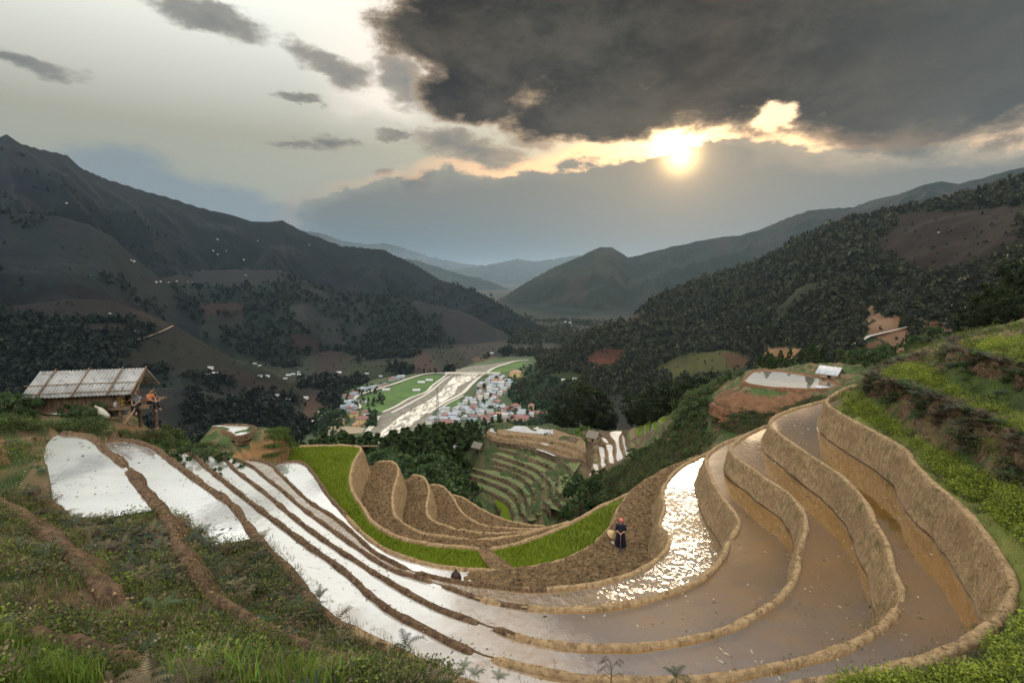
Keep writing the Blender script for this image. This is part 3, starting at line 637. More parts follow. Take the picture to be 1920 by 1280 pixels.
def near_colors(x, y, h):
    px, py, dep = proj(x, y, h); r = np.hypot(x, y)
    n1 = fbm(x*.35, y*.35, 5, 71); n2 = fbm(x*1.7, y*1.7, 4, 73)
    c = mixn(C3(.055, .080, .028)[None], C3(.17, .115, .062)[None], sstep(-.12, .22, n1+n2*.6))
    c = mixn(c, C3(.075, .12, .028)[None], sstep(.1, .4, -n1+n2*.3)*.6)
    far = sstep(70, 130, r); c = mixn(c, C3(.030, .048, .018)[None]*np.ones_like(c), far*.8)
    def reg(P, col, d0, d1, soft=10, k=.92, nz=14):
        nonlocal c
        m = (dep > d0) & (dep < d1)
        if not m.any(): return
        jx = px[m]+n2[m]*nz; jy = py[m]+n1[m]*nz
        ins = inpoly(P, jx, jy)
        w = np.zeros(len(x)); w[m] = np.where(ins, k, 0); c = mixn(c, np.array(col)[None], w)
    reg([(1340, 728), (1400, 735), (1560, 742), (1600, 735), (1560, 770), (1480, 790), (1450, 815), (1410, 830), (1380, 806), (1350, 770), (1330, 750)], (.175, .085, .045), 42, 62)
    reg([(1262, 845), (1275, 790), (1290, 755), (1302, 756), (1292, 800), (1276, 850)], (.22, .11, .055), 55, 105, nz=5)
    reg([(420, 862), (450, 845), (500, 820), (540, 800), (552, 815), (520, 850), (500, 866)], (.30, .16, .07), 22, 40, nz=6)
    reg([(205, 800), (250, 788), (310, 800), (290, 828), (240, 830)], (.17, .10, .055), 18, 26, nz=6)
    reg([(-100, 815), (10, 815), (18, 870), (-100, 890)], (.24, .12, .06), 10, 26, nz=4)
    reg([(1040, 830), (1130, 790), (1200, 778), (1262, 770), (1260, 800), (1190, 860), (1130, 920), (1100, 900)], (.12, .082, .05), 100, 135, nz=5, k=.9)
    for BP in BANDP: reg(BP, (.17, .195, .04), 2, 50, nz=3, k=.8)
    # spilt earth on the left slope
    reg([(60, 1150), (200, 1140), (300, 1180), (450, 1230), (520, 1280), (380, 1279), (200, 1230), (60, 1200)], (.10, .062, .036), 2, 14, nz=60, k=.6)
    return c*(1+n2*.25)[:, None].clip(.5, 1.5)
x, y, Fc = polar(-80, 80, 1000, 2.0, 205, 440)
h, _ = height(x, y, True)
x_n, y_n, h_n = x.copy(), y.copy(), h.copy()
mesh = mesh_np('hillside', np.stack([x, y, h], 1), Fc[:, ::-1], M_TERR, cols=near_colors(x, y, h)); tag(mesh, kind='structure')
xb, yb, Fb = polar(80, 280, 60, 2.0, 600, 50)
hb = height(xb, yb); tag(mesh_np('hillside_behind', np.stack([xb, yb, hb-.02], 1), Fb[:, ::-1], M_TERR, cols=near_colors(xb, yb, hb)), kind='structure')

PATCH = [  # real patches of cover on the far slopes: outline, distance range, colour
 ([(370, 568), (455, 568), (458, 590), (385, 590)], 800, 3000, (.13, .062, .04)), ([(365, 592), (460, 592), (455, 615), (400, 612)], 800, 3000, (.065, .055, .035)), ([(0, 600), (20, 600), (25, 625), (0, 625)], 800, 1500, (.13, .05, .03)), ([(120, 605), (230, 608), (260, 622), (150, 625), (110, 618)], 700, 1500, (.11, .055, .035)),
 ([(545, 628), (580, 628), (600, 645), (600, 660), (550, 650)], 800, 3000, (.12, .065, .045)), ([(60, 540), (150, 530), (270, 580), (330, 612), (410, 650), (360, 640), (250, 600), (100, 600), (0, 590), (0, 560)], 700, 1600, (.055, .038, .026)), ([(190, 555), (215, 560), (330, 614), (320, 622), (250, 590)], 700, 1500, (.115, .07, .042)),
 ([(330, 620), (400, 648), (540, 700), (600, 755), (540, 740), (440, 705), (330, 690), (230, 690), (270, 630)], 600, 1300, (.070, .062, .032)), ([(440, 660), (530, 690), (570, 720), (520, 705), (430, 680)], 600, 1400, (.08, .10, .04)), ([(400, 700), (440, 690), (500, 715), (540, 745), (500, 735)], 500, 1300, (.10, .06, .04)),
 ([(590, 655), (640, 660), (700, 700), (650, 715), (590, 700)], 600, 3000, (.085, .055, .042)), ([(640, 670), (720, 690), (760, 705), (700, 720), (640, 700)], 600, 3000, (.06, .09, .035)), ([(780, 665), (800, 660), (820, 690), (840, 698), (775, 700)], 600, 3000, (.14, .085, .055)), ([(570, 740), (600, 745), (620, 780), (580, 785), (565, 760)], 400, 1000, (.12, .07, .045)),
 ([(885, 672), (925, 670), (935, 680), (890, 686)], 700, 3000, (.30, .20, .11)), ([(795, 650), (860, 655), (880, 690), (830, 690)], 700, 3000, (.05, .065, .032)),
 ([(1100, 665), (1135, 650), (1170, 655), (1160, 680), (1110, 695)], 500, 1500, (.11, .055, .035)), ([(1100, 676), (1150, 672), (1165, 686), (1110, 690)], 500, 1500, (.19, .075, .042)), ([(990, 730), (1030, 705), (1060, 700), (1120, 705), (1050, 730), (985, 760)], 500, 1500, (.075, .12, .04)), ([(980, 690), (1010, 680), (1020, 700), (985, 745), (975, 745)], 500, 1500, (.08, .14, .045)),
 ([(1230, 690), (1290, 662), (1370, 655), (1400, 680), (1340, 700), (1260, 710)], 250, 1500, (.085, .10, .04)), ([(1350, 660), (1400, 660), (1410, 685), (1370, 695)], 250, 1500, (.10, .07, .045)),
 ([(1430, 650), (1500, 652), (1510, 665), (1490, 672), (1430, 665)], 250, 1500, (.42, .28, .17)), ([(1618, 600), (1625, 570), (1632, 558), (1650, 590), (1680, 600), (1695, 620), (1710, 640), (1700, 690), (1690, 670), (1660, 640), (1625, 625)], 250, 1500, (.26, .175, .12)), ([(1670, 615), (1680, 590), (1695, 600), (1700, 625)], 250, 1500, (.24, .15, .09)),
 ([(1720, 625), (1730, 598), (1745, 605), (1790, 600), (1790, 620)], 250, 1500, (.18, .11, .07)), ([(1590, 660), (1640, 640), (1660, 640), (1600, 675)], 250, 1500, (.17, .11, .07)),
 ([(270, 522), (350, 518), (360, 530), (280, 532)], 900, 3000, (.11, .065, .045)), ([(1160, 592), (1195, 588), (1200, 610), (1170, 605)], 500, 1800, (.16, .08, .05)), ([(1680, 400), (1919, 385), (1919, 480), (1750, 520), (1640, 470)], 500, 1800, (.052, .038, .026)), ([(1560, 400), (1700, 390), (1640, 440), (1560, 440)], 1500, 4000, (.05, .035, .026))]
def far_colors(x, y, h, idx):
    px, py, dep = proj(x, y, h); r = np.hypot(x, y)
    n1 = fbm(x/260, y/260, 5, 81); n2 = fbm(x/45, y/45, 4, 83); n3 = fbm(x/700+3, y/700, 3, 85)
    forest = sstep(-.10, .10, n1+n2*.35+.07)
    c = mixn(mixn(C3(.028, .024, .020)[None], C3(.021, .029, .017)[None], sstep(-.1, .15, n3+n2*.5)), C3(.010, .018, .011)[None], forest)
    wood = np.isin(idx, [i for i, q in enumerate(RIDGES) if q[0] in ('left_wood', 'right_wood')])
    fw = forest.copy(); fw[wood] = np.maximum(fw[wood], sstep(-.3, -.1, n1[wood]+.1))
    c = np.where(wood[:, None], mixn(c, C3(.020, .032, .013)[None]*np.ones_like(c), fw), c)
    jx, jy = px+n2*9, py+fbm(x/30, y/30, 3, 88)*6
    for P, d0, d1, col in PATCH:
        m = (dep > d0) & (dep < d1) & inpoly(P, jx, jy)
        c[m] = np.array(col)*(.34 if d0 > 450 else .62)*(.85+.3*(n2[m, None]+.3)); fw[m] = 0
    lf = np.isin(idx, [i for i, q in enumerate(RIDGES) if q[0] in ('left_mountain', 'left_shoulder')]); c[lf] = c[lf]*(.24, .38, .60)  # left mountain and shoulder: cover colour multiplied darker and bluer
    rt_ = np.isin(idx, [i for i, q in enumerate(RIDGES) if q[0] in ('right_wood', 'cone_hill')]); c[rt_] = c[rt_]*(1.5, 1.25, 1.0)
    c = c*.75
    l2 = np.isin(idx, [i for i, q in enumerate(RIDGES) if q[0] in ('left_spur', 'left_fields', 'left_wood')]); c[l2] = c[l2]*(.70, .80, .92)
    rock = (idx == 8) & (r > 2900); c[rock] = c[rock]*.8
    fl = inpoly(FP, x, y); c[fl] = (.07, .095, .045); fw[fl] = 0
    return c, fw
x, y, Fc = polar(-62, 62, 1150, 198, 30000, 700)
FH, FI = height(x, y, True)
FC, FW = far_colors(x, y, FH, FI)
bl = sstep(330, 200, np.hypot(x, y)); FC = mixn(FC, C3(.030, .046, .018)[None]*np.ones_like(FC), bl*.8)
tag(mesh_np('hills', np.stack([x, y, FH-.05], 1), Fc[:, ::-1], M_FAR, cols=FC), kind='structure')
FX, FY = x, y
# ground sheet reaching the horizon
tag(mesh_np('ground', [(-60000, -3000, -230), (60000, -3000, -230), (60000, 60000, -230), (-60000, 60000, -230)], [(0, 1, 2, 3)], M_FAR, cols=np.tile(C3(.04, .05, .03), (4, 1))), kind='structure')

# ------------------------------------------------------------------ earth banks
def bank(name, C, z, h, L, w, sign=1, mat=None, gaps=(), lip=.17, rough=.05, sub=7, label=None, cat='bank', group=None, wall=None):
    C = np.asarray(C, float)[:, :2]; n = len(C)
    T = np.gradient(C, axis=0); T /= np.linalg.norm(T, axis=1)[:, None]+1e-9
    for _ in range(3): T[1:-1] = (T[:-2]+T[1:-1]*2+T[2:])/4
    NL = np.stack([-T[:, 1], T[:, 0]], 1)*sign
    s = np.r_[0, np.cumsum(np.linalg.norm(np.diff(C, axis=0), axis=1))]
    prof = [(-w*1.5, -.22), (-w*1.3, lip*.0), (-w*1.0, lip*.72), (-w*.45, lip), (w*.35, lip*.98), (w*.95, lip*.62)]
    top = len(prof)
    for k in range(1, sub+1):
        t = k/sub if k < sub-1 else ((h+lip*.62-.05)/(h+.25+lip*.62) if k == sub-1 else 1); prof.append((w*.95+L*(t**.85), lip*.62+(-h-.25-lip*.62)*t))
    m = len(prof); V = np.zeros((n, m, 3))
    gd = np.full(n, 9.)
    for gx, gy in gaps:
        g = U(gx, gy, z)[:2]; d = np.linalg.norm(C-g, axis=1); gd = np.minimum(gd, np.where(d < 1.5, np.abs(s-s[np.argmin(d)]), 9))
    gw = .20*max(1, w/.17); gk = sstep(gw*1.7, gw*.8, gd)
    for j, (o, dz) in enumerate(prof):
        nz = fbm(s*2.2+j*.25, np.full(n, j*.6), 4, 5)*rough*1.6
        mz = fbm(s*1.1, np.full(n, j*.33), 3, 9)*rough*(1.5 if j < top else 3.2)*min(1, h)
        off = o*(1+.5*fbm(s*.9, s*0+.5, 3, 12)*(j < top)) + (mz if j >= top-1 else nz*.4)
        P = C+NL*off[:, None]; V[:, j, :2] = P
        zz = z+dz + ((nz*.6+lip*.55*fbm(s*.7, s*0+9.1, 3, 15)) if 0 < j < top else 0)
        if 0 < j < top: zz = np.where(gk > 0, zz*(1-gk)+(z-.03)*gk, zz)
        elif j >= top and j < top+2: zz = np.minimum(zz, zz-gk*.12)
        V[:, j, 2] = zz
    for _ in range(2 if L > .5 else 1):   # keep tight bends from folding
        V[1:-1, top+1:, :2] = (V[:-2, top+1:, :2]+2*V[1:-1, top+1:, :2]+V[2:, top+1:, :2])/4
    i = (np.arange(n-1)[:, None]*m+np.arange(m-1)[None]).ravel()
    Fc = np.stack([i, i+1, i+m+1, i+m], 1)
    if sign > 0: Fc = Fc[:, ::-1]
    # taper and close the two ends
    for e, d in ((0, 1), (n-1, -1)):
        for q, kk in enumerate((0.0, .55, .85)):
            r_ = e+d*q
            if 0 <= r_ < n and kk < 1 and n > 8:
                V[r_, :, :2] = C[r_][None]+NL[r_][None]*.2+(V[r_, :, :2]-C[r_][None]-NL[r_][None]*.2)*max(kk, .02); V[r_, :, 2] = np.minimum(V[r_, :, 2], z+lip)-(1-kk)*(h*.5+.2)
    mats = [mat or M_BUND]; mi = None
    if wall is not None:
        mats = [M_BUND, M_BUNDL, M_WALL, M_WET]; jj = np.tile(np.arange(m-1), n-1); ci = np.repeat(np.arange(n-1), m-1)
        dk = (C[ci, 0]+fbm(C[ci, 0]*.9, C[ci, 1]*.9, 3, 6)*3+RNG.normal(0, .3, len(ci))) < wall  # darker left bunds: damp earth, with backlit shade put into the colour
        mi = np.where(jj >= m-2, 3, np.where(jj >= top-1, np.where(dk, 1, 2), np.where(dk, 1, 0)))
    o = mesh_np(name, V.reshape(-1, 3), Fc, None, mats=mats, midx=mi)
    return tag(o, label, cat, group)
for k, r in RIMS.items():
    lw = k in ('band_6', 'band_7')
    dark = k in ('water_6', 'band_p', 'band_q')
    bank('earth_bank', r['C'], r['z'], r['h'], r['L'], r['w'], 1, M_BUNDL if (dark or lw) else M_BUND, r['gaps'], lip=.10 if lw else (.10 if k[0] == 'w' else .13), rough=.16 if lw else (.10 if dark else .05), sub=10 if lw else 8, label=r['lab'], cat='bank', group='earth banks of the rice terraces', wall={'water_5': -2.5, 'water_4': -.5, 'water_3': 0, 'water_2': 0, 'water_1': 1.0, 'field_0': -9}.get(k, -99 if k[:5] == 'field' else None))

# ------------------------------------------------------------------ flat sheets: water and fields
def fill(poly, z, step=None, disp=None):
    P = np.asarray(poly, float)[:, :2]
    if step:
        lo, hi = P.min(0), P.max(0); gx, gy = np.meshgrid(np.arange(lo[0], hi[0], step), np.arange(lo[1], hi[1], step)); gx = gx.ravel(); gy = gy.ravel()
        gx = gx+RNG.uniform(-.3, .3, len(gx))*step; gy = gy+RNG.uniform(-.3, .3, len(gy))*step
        q = inpoly(P, gx, gy); q[q] = pdist(P, gx[q], gy[q]) > step*.4; G = np.stack([gx[q], gy[q]], 1)
    else: G = np.zeros((0, 2))
    A = np.r_[P, G]; n = len(P)
    res = delaunay_2d_cdt([Vector(p) for p in A], [(i, (i+1) % n) for i in range(n)], [], 0, 1e-4)
    V = np.array([tuple(v) for v in res[0]]); T = np.array([f for f in res[2] if len(f) == 3])
    c = V[T].mean(1); T = T[inpoly(P, c[:, 0], c[:, 1])]
    zz = np.full(len(V), float(z))
    if disp: zz = zz+disp(V[:, 0], V[:, 1])
    # consistent upward winding
    a, b, d = V[T[:, 0]], V[T[:, 1]], V[T[:, 2]]
    fl = ((b[:, 0]-a[:, 0])*(d[:, 1]-a[:, 1])-(b[:, 1]-a[:, 1])*(d[:, 0]-a[:, 0])) < 0
    T[fl] = T[fl][:, ::-1]
    return np.c_[V, zz], T
def thin(P, k=2): return P[::k]
for k in ('water_4', 'water_3', 'water_2', 'water_1'):
    P, z = POLY[k]; V, T = fill(thin(P), z); tag(mesh_np('water', V, T, M_WG if k == 'water_1' else M_WR), kind='structure')
for k in ('left_5', 'left_6'):
    P, z = POLY[k]; V, T = fill(thin(P), z); tag(mesh_np('water', V, T, M_WL), kind='structure')
# field_0: water at its left end, ploughed mud from there on
plow = lambda k, a: (lambda x, y: (ridged(x*k, y*k, 3, 51)*.6+fbm(x*k*2.4, y*k*2.4, 3, 53))*a)
P, z = POLY['field_0']; V, T = fill(thin(P), z, .13)
px, py, _ = proj(V[:, 0], V[:, 1], V[:, 2])
wet = sstep(960, 868, px+(py-1080)*.4)
V[:, 2] += .13+plow(1.7, .13)(V[:, 0], V[:, 1]) - wet*.14-sstep(880, 850, px)*.25
# the freshly dug trench at the woman's feet
tr = sstep(12, 4, np.abs(py-1033))*sstep(1098, 1108, px)*sstep(1212, 1204, px); V[:, 2] -= tr*.05
tag(mesh_np('ploughed_field', V, T, M_PLOW), kind='structure')
V, T = fill(thin(P), z); tag(mesh_np('water', V-np.array([0, 0, .0]), T, M_WL), kind='structure')
for k, s_, a_ in (('field_a', .30, .22), ('field_b', .32, .22), ('field_c', .36, .22), ('field_d', .4, .2)):
    P, z = POLY[k]; V, T = fill(thin(P), z-.05, s_, plow(1.3, a_)); tag(mesh_np('ploughed_field', V, T, M_PLOW), kind='structure')
P, z = POLY['field_g']; V, T = fill(thin(P), z, .3, lambda x, y: fbm(x, y, 3, 5)*.05); tag(mesh_np('rice_field', V, T, M_RICE), kind='structure')
GFIELD = P
# the still pond on the red spur, with its bund
V, T = fill(PONDXY, -11.8); tag(mesh_np('water', V, T, M_WP), kind='structure')
Cp = smooth_line([U(x, y, -11.8)[:2] for x, y in PONDPX], .4, True); Cp = np.r_[Cp, Cp[:2]]
M_RED = m_noise('red_earth', (.12, .058, .032), (.22, .105, .055), 3, .95, 1, .08, 9, (.09, .08, .04), s3=.6)
area = np.sum(Cp[:-1, 0]*Cp[1:, 1]-Cp[1:, 0]*Cp[:-1, 1])
bank('earth_bank', Cp, -11.8, 1.1, .5, .16, -1 if area > 0 else 1, M_RED, lip=.16, label='reddish earth rim round the brightest pond on the red spur', group='earth banks of the rice terraces')
RL = lambda l: [U(x, y, zz)[:2] for (x, y), zz in l]
for pts, z, lab in (([(310, 795), (340, 835), (430, 862), (600, 880), (740, 892), (880, 895)], -13.35, 'grassy ledge across the red spur, just below the bright pond'),
                    ([(375, 915), (440, 935), (600, 950), (760, 968)], -13.95, 'narrow ledge across the red spur, second below the bright pond'),
                    ([(460, 988), (560, 1003), (700, 1016)], -14.5, 'lowest short ledge across the red spur above the hedge slope')):
    C = smooth_line([U(x, y, z)[:2] for x, y in Z(pts, 1260, 560, 4.174)], .35)
    bank('earth_bank', C, z, .8, .3, .12, -1, M_RED, lip=.06, rough=.14, label=lab, group='ledges on the red spur')
# small flooded plots by the hut
for pts, z, lab in (([(-60, 768), (0, 764), (30, 765), (34, 772), (20, 785), (0, 790), (-60, 795)], -6.9, 'thin earth rim of the flooded plot at the left edge, behind the bushes'), ([(70, 768), (100, 766), (128, 770), (129, 780), (118, 789), (96, 798), (78, 795), (70, 780)], -6.9, 'thin earth rim of the small flooded plot in front of the hut'),
                    ([(398, 798), (440, 797), (470, 799), (478, 803), (470, 812), (448, 820), (430, 812), (410, 805)], -11.2, 'thin earth rim of the small pond right of the round bush')):
    C = smooth_line([U(x, y, z)[:2] for x, y in pts], .4, True); V, T = fill(C, z); tag(mesh_np('water', V, T, M_WS), kind='structure')
    Cc = np.r_[C, C[:2]]; area = np.sum(Cc[:-1, 0]*Cc[1:, 1]-Cc[1:, 0]*Cc[:-1, 1])
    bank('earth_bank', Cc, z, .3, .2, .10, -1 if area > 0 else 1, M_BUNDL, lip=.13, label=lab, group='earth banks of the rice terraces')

# ------------------------------------------------------------------ the terraced knoll
M_TREAD = m_noise('grassy_tread', (.11, .145, .052), (.17, .19, .08), 1.3, .9, .8, .1, 6, (.12, .10, .055), s3=2)
M_RISER = m_noise('knoll_riser', (.09, .062, .04), (.18, .12, .075), 1.5, .95, 1, .15, 4, (.035, .055, .02), s3=1.2)
M_TAN = m_noise('tan_stubble', (.16, .105, .055), (.26, .175, .095), 1.2, .95, 1, .1, 4, (.11, .085, .045), s3=.8)
KC = []
for l, z in zip(KNOLL, KZ): KC.append(smooth_line([U(x, y, z)[:2] for x, y in QK(l)], .5))
names = ['topmost', 'second', 'third', 'fourth', 'fifth', 'sixth', 'seventh', 'eighth', 'ninth', 'tenth', 'eleventh', 'lowest']
for i, (C, z) in enumerate(zip(KC, KZ)):
    if i == 0: Pp = np.r_[C, [U(*q, z)[:2] for q in QK([(1125, 215), (1090, 170), (1000, 150), (880, 108), (700, 82), (540, 76), (440, 80)])]]
    else: Pp = np.r_[C, KC[i-1][::-1]]
    V, T = fill(Pp, z-.02*i*0)
    mt = M_TAN if i < 3 else (M_RICE if i == 11 else M_TREAD)
    tag(mesh_np('terrace_field', V, T, mt), kind='structure')
    bank('earth_bank', C, z, .78, .28, .12, -1, M_TAN if i < 2 else M_RISER, lip=.08, rough=.18 if i > 2 else .08, sub=4, label=f'{names[i]} contour bank of the terraced knoll, counted from the top of its stack', group='contour banks of the terraced knoll')
for l, z in (([(436, 88), (550, 81), (700, 86), (850, 108), (858, 130), (850, 150), (700, 140), (550, 126), (445, 106)], KZ[0]), ([(335, 112), (360, 100), (415, 98), (412, 132), (380, 138)], KZ[1]), ([(258, 132), (290, 120), (328, 118), (330, 150), (318, 163)], KZ[2]),
             ([(5, 240), (60, 215), (150, 180), (215, 152), (222, 160), (150, 195), (95, 225), (60, 280), (40, 250)], KZ[3]), ([(715, 268), (760, 275), (840, 305), (885, 325), (870, 326), (800, 300)], KZ[2]), ([(755, 220), (790, 222), (828, 238), (820, 243), (780, 235)], KZ[1])):
    V, T = fill(smooth_line([U(x, y, z)[:2] for x, y in QK(l)], .5, True), z+.05); tag(mesh_np('water', V, T, M_WS), kind='structure')
def slab(poly, z, mat, mside, d=1.0):
    P = smooth_line([U(x, y, z)[:2] for x, y in poly], .6, True); V, T = fill(P, z)
    tag(mesh_np('water' if mat is M_WS else 'terrace_field', V, T, mat), kind='structure')
    Cc = np.r_[P, P[:2]]; area = np.sum(Cc[:-1, 0]*Cc[1:, 1]-Cc[1:, 0]*Cc[:-1, 1])
    return bank('earth_bank', Cc, z, d, .5, .12, -1 if area > 0 else 1, mside, lip=.08, rough=.12, sub=3)
for i, (l, z, k) in enumerate(STRIPS):
    o = slab(QK(l), z, {'w': M_WS, 'g': M_RICE, 'b': M_TAN}[k], M_TAN if k == 'w' else M_TREAD)
    tag(o, {'w': 'tan earth edge of a small flooded strip right of the knoll', 'g': 'earth edge of a bright green strip high on the shoulder', 'b': 'earth edge of a dry tan strip on the shoulder right of the knoll'}[k], 'bank', {'w': 'edges of the small flooded strips', 'g': 'edges of the green seedling strips', 'b': 'edges of the dry strips'}[k])

# ------------------------------------------------------------------ vegetation
def cards(P, size, rng, up=0., k=(.55, 1.), tri=False, out=None):
    """one small leaf-like quad at each point, randomly turned"""
    n = len(P); P = np.asarray(P, float); size = np.broadcast_to(size, (n,))
    a = rng.normal(size=(n, 3)); a /= np.linalg.norm(a, axis=1)[:, None]
    b = rng.normal(size=(n, 3)); b[:, 2] += up; b -= a*(a*b).sum(1)[:, None]; b /= np.linalg.norm(b, axis=1)[:, None]+1e-9
    w = (size*rng.uniform(k[0], k[1], n)*.5)[:, None]; l = (size*rng.uniform(.8, 1.2, n)*.5)[:, None]
    V = np.stack([P-b*l, P+a*w*.9-b*l*.1, P+b*l, P-a*w-b*l*.0], 1).reshape(-1, 3)
    return V, np.arange(n*4).reshape(n, 4)
def blades(P, n, hgt, wid, rng, lean=.5, spread=.06):
    """n bent blades at each point -> triangles"""
    m = len(P); Q = np.repeat(P, n, 0); N_ = m*n; hh = np.repeat(np.broadcast_to(hgt, (m,)), n)*rng.uniform(.5, 1.15, N_)
    a = rng.uniform(0, 2*np.pi, N_); d = np.stack([np.cos(a), np.sin(a), np.zeros(N_)], 1); s = np.stack([-np.sin(a), np.cos(a), np.zeros(N_)], 1)
    Q = Q+rng.normal(size=(N_, 3))*np.array([spread, spread, 0]); ln = rng.uniform(.1, 1, N_)*lean; w = (np.broadcast_to(wid, (N_,)) if np.ndim(wid) == 0 else np.repeat(wid, n))*rng.uniform(.6, 1.2, N_)
    up = np.array([0, 0, 1.]); H = hh[:, None]; Wd = w[:, None]*.5; Ln = (ln*hh)[:, None]
    mid = Q+up*H*.55+d*Ln*.35; tip = Q+up*H*(1-.25*ln[:, None])+d*Ln
    V = np.stack([Q-s*Wd, Q+s*Wd, mid-s*Wd*.8, mid+s*Wd*.8, tip], 1).reshape(-1, 3)
    b = np.arange(N_)[:, None]*5
    F3 = np.concatenate([b+np.array([[0, 1, 3]]), b+np.array([[0, 3, 2]]), b+np.array([[2, 3, 4]])], 0)
    return V, F3, N_
def frond_mesh(rng, L=.6, pairs=13, droop=.9, az=0, lift=1.1, wid=.22, curl=0):
    """one fern frond as triangles: pinnae either side of an arching stem"""
    V = []; Fs = []
    t = np.linspace(0, 1, pairs+2)
    ang = lift-droop*t**1.3*1.5-curl*t**4
    x = np.cumsum(np.cos(ang))*L/len(t); z = np.cumsum(np.sin(ang))*L/len(t); ca, sa = math.cos(az), math.sin(az)
    pt = np.stack([x*ca, x*sa, z], 1); sd_ = np.array([-sa, ca, 0])
    for i in range(len(t)-1):
        p, q = pt[i], pt[i+1]; b = len(V); r = .006*(1-t[i])+.002
        V += [p-sd_*r, p+sd_*r, q]; Fs.append((b, b+1, b+2))
        if i >= 1:
            wl = wid*L*math.sin(math.pi*min(1, t[i]*.93+.12))**.8; f = (q-p)
            for sg in (-1, 1):
                b = len(V); tip = p+sd_*sg*wl*rng.uniform(.85, 1.1)+f*1.1+np.array([0, 0, -.12*wl]); V += [p, p+f*.75, tip]; Fs.append((b, b+1, b+2))
    return np.array(V), np.array(Fs)
def fern_mesh(seed, n=7, L=.6, pairs=12, **k):
    rng = np.random.default_rng(seed); VV = []; FF = []; c = 0
    for i in range(n):
        V, Fs = frond_mesh(rng, L*rng.uniform(.6, 1.1), pairs, rng.uniform(.7, 1.3), 2*math.pi*i/n+rng.uniform(-.4, .4), rng.uniform(.9, 1.45), **k)
        VV.append(V); FF.append(Fs+c); c += len(V)
    return np.concatenate(VV), np.concatenate(FF)
def merge_copies(name, protos, P, sc, cols, mat, rng, tilt=.25, kind='stuff', zs=1):
    """many copies of prototype meshes merged in one object"""
    VV = []; FF = []; CC = []; c = 0; P = np.asarray(P); which = rng.integers(0, len(protos), len(P))
    for j, (V, Fs) in enumerate(protos):
        ii = np.nonzero(which == j)[0]
        if not len(ii): continue
        n = len(ii); a = rng.uniform(0, 2*np.pi, n); ca, sa = np.cos(a), np.sin(a); s = sc[ii]
        X0 = V[None, :, 0]*s[:, None]; Y0 = V[None, :, 1]*s[:, None]; Z0 = V[None, :, 2]*s[:, None]*zs
        tx, ty = rng.normal(0, tilt, n), rng.normal(0, tilt, n)
        x_ = X0*ca[:, None]-Y0*sa[:, None]+Z0*tx[:, None]; y_ = X0*sa[:, None]+Y0*ca[:, None]+Z0*ty[:, None]
        W_ = np.stack([x_+P[ii, 0, None], y_+P[ii, 1, None], Z0+P[ii, 2, None]], 2)
        k = len(V); VV.append(W_.reshape(-1, 3)); FF.append((Fs[None]+(np.arange(n)*k)[:, None, None]).reshape(-1, Fs.shape[1])+c); c += n*k
        CC.append(np.repeat(cols[ii], k, 0))
    V, Fs, C = np.concatenate(VV), np.concatenate(FF), np.concatenate(CC)
    o = mesh_np(name, V, Fs, mat, cols=C, smooth=False)
    if kind: tag(o, kind=kind)
    return o
def pal(n, rng, cs, w=None, var=.25):
    cs = np.array(cs); i = rng.choice(len(cs), n, p=w); return cs[i]*(1+rng.uniform(-var, var, (n, 1)))
# ---- near ground samples
NX, NY, NH = x_n, y_n, h_n
npx, npy, ndep = proj(NX, NY, NH); nr = np.hypot(NX, NY)
INWET = np.zeros(len(NX), bool)
_m = nr < 75
for P_, z_ in POLY.values(): INWET[_m] |= inpoly(P_, NX[_m], NY[_m])
INWET[_m] |= inpoly(PONDXY, NX[_m], NY[_m])
def sample(poly, n, d0, d1, rng, bias=1.2, clear=.12, mask=None):
    """ground points inside an area (outlined where the photograph shows it), clear of banks and water"""
    m = (ndep > d0) & (ndep < d1) & ~INWET & (nr > 2.4)
    ii = np.nonzero(m)[0]; ii = ii[inpoly(poly, npx[ii], npy[ii])]
    if mask is not None: ii = ii[mask[ii]]
    if not len(ii): return np.zeros((0, 3))
    w = nr[ii]**(2-bias); ii = rng.choice(ii, n, p=w/w.sum())
    j = nr[ii]*.006
    P = np.stack([NX[ii]+rng.normal(0, 1, n)*j, NY[ii]+rng.normal(0, 1, n)*j], 1)
    if clear:
        ok = np.ones(n, bool)
        for r in RIMS.values():
            C = r['C'][::2]; lo, hi = C.min(0)-1, C.max(0)+1
            q = ok & (P[:, 0] > lo[0]) & (P[:, 0] < hi[0]) & (P[:, 1] > lo[1]) & (P[:, 1] < hi[1])
            if q.any():
                dd = np.sqrt(((P[q][:, None]-C[None])**2).sum(2).min(1)); t_ = np.ones(n, bool); t_[q] = dd > r['w']*1.3+clear*.5; ok &= t_
        P = P[ok]; ii = ii[ok]
    return np.c_[P, NH[ii]-.01]
G_BR = [(.13, .18, .025), (.17, .22, .035), (.10, .135, .022)]; G_DK = [(.05, .068, .020), (.065, .085, .027), (.085, .105, .036)]; G_DRY = [(.19, .15, .085), (.14, .105, .06), (.24, .19, .11)]; G_GY = [(.055, .085, .055), (.08, .11, .07)]
def leafy(seed, n=34, r=.17, h=.20, s=.034):
    rng = np.random.default_rng(seed); a = rng.uniform(0, 2*np.pi, n); q = r*np.sqrt(rng.uniform(0, 1, n)); z = rng.uniform(.02, 1, n)*h
    return cards(np.stack([q*np.cos(a), q*np.sin(a), z], 1), s, rng, up=.2)
LEAFY = [leafy(i) for i in range(5)]
LEAFB = [leafy(i+20, 34, .26, .34, .10) for i in range(4)]
FERNS = [fern_mesh(i, 7, .5, 10) for i in range(4)]
